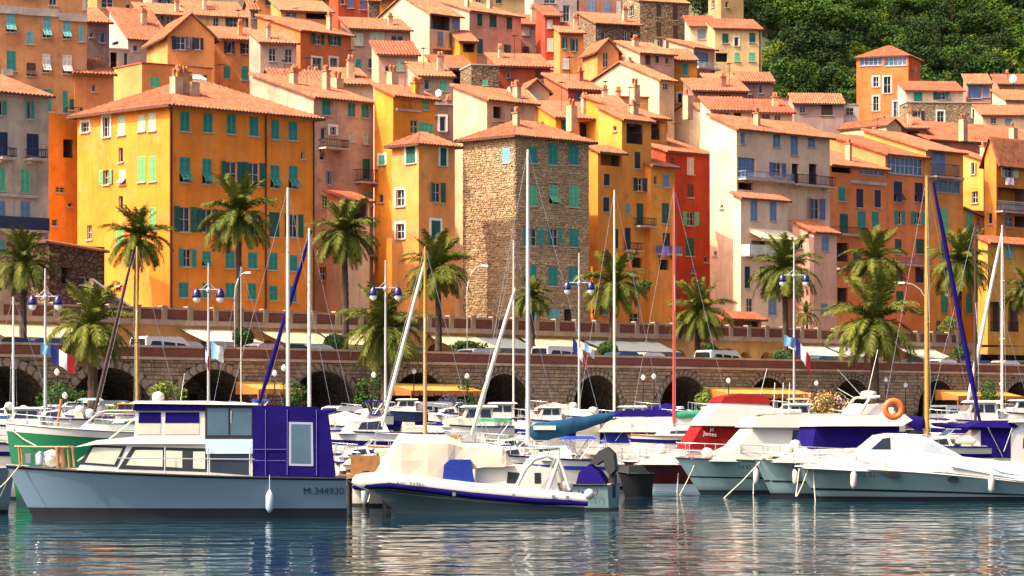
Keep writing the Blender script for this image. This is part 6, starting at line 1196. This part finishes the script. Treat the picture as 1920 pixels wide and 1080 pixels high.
for a in range(4): tkm.tube([(0, 0, .6+.15*a), (.5*math.cos(a*1.7), .5*math.sin(a*1.7), 1.3+.15*a)], [.04, .015], 5)
tkm = tkm.mesh('trunk', TRK); rnd = random.Random(21); cnt = 0
KL = ('dark evergreen tree on the wooded slope', 'mid green leafy tree on the wooded slope', 'bright yellow green tree on the wooded slope')
BR = [(1530, 62, 30), (1600, 55, 24), (1620, 75, 22), (1870, 95, 34), (1840, 110, 26), (1760, 130, 30), (1475, 150, 26), (1555, 160, 22), (1720, 60, 22), (1880, 40, 30), (1650, 20, 24), (1500, 110, 24), (1565, 100, 26), (1690, 100, 22), (1745, 95, 28), (1800, 60, 26), (1825, 20, 28), (1910, 130, 24), (1455, 60, 26), (1720, 15, 24), (1780, 105, 20)]
spots = []
def ground_D(px, py):
    for i in range(0, 520, 4):
        D = 330+i; q = at(px, py, D)
        if tz(q.x, q.y) > q.z: return D
    return None
for row in range(15):
    for i in range(17):
        px = 1268+i*43+rnd.uniform(-18, 18)+(21 if row % 2 else 0); py = -14+row*20+rnd.uniform(-8, 8)
        if px < 1430 and (py > 52 or px < 1286): continue
        if py > 260: continue
        spots.append((px, py, None, rnd.uniform(26, 50), 0 if rnd.random() < .5 else 1))
BLT = ('left of the orange tower house roof, highest', 'just above the orange tower house', 'right above the tower house ridge', 'near the top right corner of the wood', 'low above the purple doored house', 'right behind the orange tower house', 'low beside the yellow house with green shutters', 'above the low mauve house', 'high on the slope right of the tower house', 'topmost at the right edge of the wood', 'topmost above the tower house', 'left of the tower house at roof height', 'close to the tower house glazing on its left', 'over the right shoulder of the tower house', 'above the white terrace house', 'high above the white terrace house', 'near the top edge far right', 'low at the right edge behind the dish', 'far left and high beside the tan tower block', 'at the top edge right of the tower house', 'above the teal shuttered terrace house')
BL = {}
for (px, py, r), t in zip(BR, BLT): spots.append((px, py+r*.6, 0, r, 2)); BL[(px, py+r*.6)] = t
for px, py, D, r, k in spots:
    D = ground_D(px, py)
    if D is None: continue
    if k == 2: D -= 14
    c = at(px, py, D); R = r*D/F*(1.15 if k == 2 else 1); zb = tz(c.x, c.y)-.8; c.z = zb+R*rnd.uniform(.9, 1.3)
    zone = ('behind the tan tower block' if px < 1440 else 'left of the orange tower house' if px < 1600 else 'behind the orange tower house' if px < 1730 else 'behind the white terrace house' if px < 1840 else 'above the right edge houses')
    tier = 'high' if py < 40 else 'halfway up' if py < 110 else 'low'
    lab = ('bright yellow green tree '+BL[(px, py)]) if k == 2 else f"{('dark evergreen', 'mid green leafy')[k]} tree {tier} in the wood {zone}"
    root = thing('tree', lab, 'tree', (c.x, c.y, zb), 0, 'bright yellow green trees in the wood' if k == 2 else lab.replace(' tree ', ' trees ')); h_ = c.z-zb
    t = put('trunk', tkm, root); t.scale = (R*1.3, R*1.3, h_/1.2); o = put('crown', CM[k][rnd.randrange(3)], root, (0, 0, h_)); o.rotation_euler = (0, 0, rnd.uniform(0, 6.3)); s = rnd.uniform(.9, 1.15)*1.15; o.scale = (R*s, R*s, R*s*rnd.uniform(.75, 1.0))
# ---------------------------------------------------------------- washing on the lines, small things
def cloth(label, x0, y0, x1, y1, D, m, cat='washing', name='laundry'):
    a, c = at(x0, y0, D), at(x1, y1, D); mb = MB(); rows = []
    for i in range(7):
        t = i/6; rows.append([((c.x-a.x)*t, .06*math.sin(t*9+j*.6), (c.z-a.z)*j/4*(1+.06*math.sin(t*7))) for j in range(5)])
    mb.grid(rows); o = mb.build(name, m); o.location = a; tag(o, label, cat, 'washing hung out to dry'); o.rotation_euler = (0, 0, TH*.8); return o
cm = lambda k, c: mat('cloth_'+k, c, .85, .12)
cloth('yellow green cloth hung under the orange gabled house window', 333, 87, 347, 106, 302, cm('lime', (.45, .62, .10))); cloth('teal cloth hung beside the yellow green one', 348, 89, 367, 109, 302, cm('teal', (.03, .30, .34)))
cloth('pink cloth on the line by the narrow mauve house', 188, 82, 200, 100, 260, cm('pink', (.80, .42, .45))); cloth('black cloth on the line by the narrow mauve house', 179, 80, 188, 95, 260, cm('black', (.02, .02, .025)))
cloth('small teal towel on the deep orange house front', 593, 83, 604, 96, 300, cm('teal', (.03, .30, .34))); cloth('lilac cloth on the yellow balcony beside the red mast', 1243, 463, 1256, 480, Dv(1250, 21), cm('lilac', (.34, .22, .55)))
cloth('white towel over the orange house window at the right', 1886, 333, 1906, 346, Dv(1890, 23.2), cm('white', (.80, .70, .68)))
def dish(label, px, py, D, r):
    p = at(px, py, D); root = thing('satellite_dish', label, 'satellite dish', tuple(p), -.6); mb = MB(); R = r*D/F
    mb.grid([[(R*q*math.cos(t*.5236), -R*.35*(1-q*q), R*q*math.sin(t*.5236)) for t in range(12)] for q in (.01, .4, .75, 1)], closed=True); mb.build('dish', GLOBE, root)
    a = MB(); a.tube([(0, 0, 0), (0, .15, -R*.6), (0, .2, -R*2.6)], .04, 5); a.build('mount', IRON, root); a = MB(); a.tube([(0, -R*.3, -R*.6), (0, -R*.9, 0)], .02, 4); a.build('feed_arm', IRON, root)
dish('white satellite dish on the red roof at the top right', 1899, 148, 337, 8); dish('white satellite dish on the shaded house by the cream tower', 822, 175, 249, 7); dish('white satellite dish left of the cream tower roof', 956, 168, 252, 6); dish('tilted white satellite dish by the ochre house roof', 1898, 247, 294, 6)
def roof_pots(label, px, py, D, k):
    p = at(px, py, D); root = thing('chimney_stack', label, 'chimney', tuple(p), TH); mb = MB(); mb.box(-.35, -.3, -1.6, .35, .3, .5); mb.build('stack', CHIM, root)
    for i in range(k): q = MB(); q.lathe([(.11, .5), (.13, .9), (.17, .95), (.02, 1.1)], (-.2+.4*i/max(1, k-1), 0, 0), 8); q.build('pot', CAPM, root)
for a in (('orange chimney stack on the ridge of the orange corner house', 331, 158, 203, 2), ('short chimney stack beside the red cloth on the corner house roof', 362, 168, 204, 1), ('chimney stack above the pink grey shabby house', 633, 160, 224, 2), ('dark chimney pipe above the cream gable roof', 583, 148, 258, 1), ('chimney stack on the ochre house behind the yellow tower', 736, 148, 232, 2), ('pale chimney stack above the yellow loggia house', 1072, 210, 243, 2), ('chimney stack on the orange tan block', 1190, 170, 253, 2), ('pale chimney stack on the broad red roof', 1806, 234, 292, 2), ('round topped chimney at the right end of the broad red roof', 1900, 250, 292, 1), ('chimney stack above the white attic houses', 1290, 190, 262, 1)):
    roof_pots(*a)
b = None
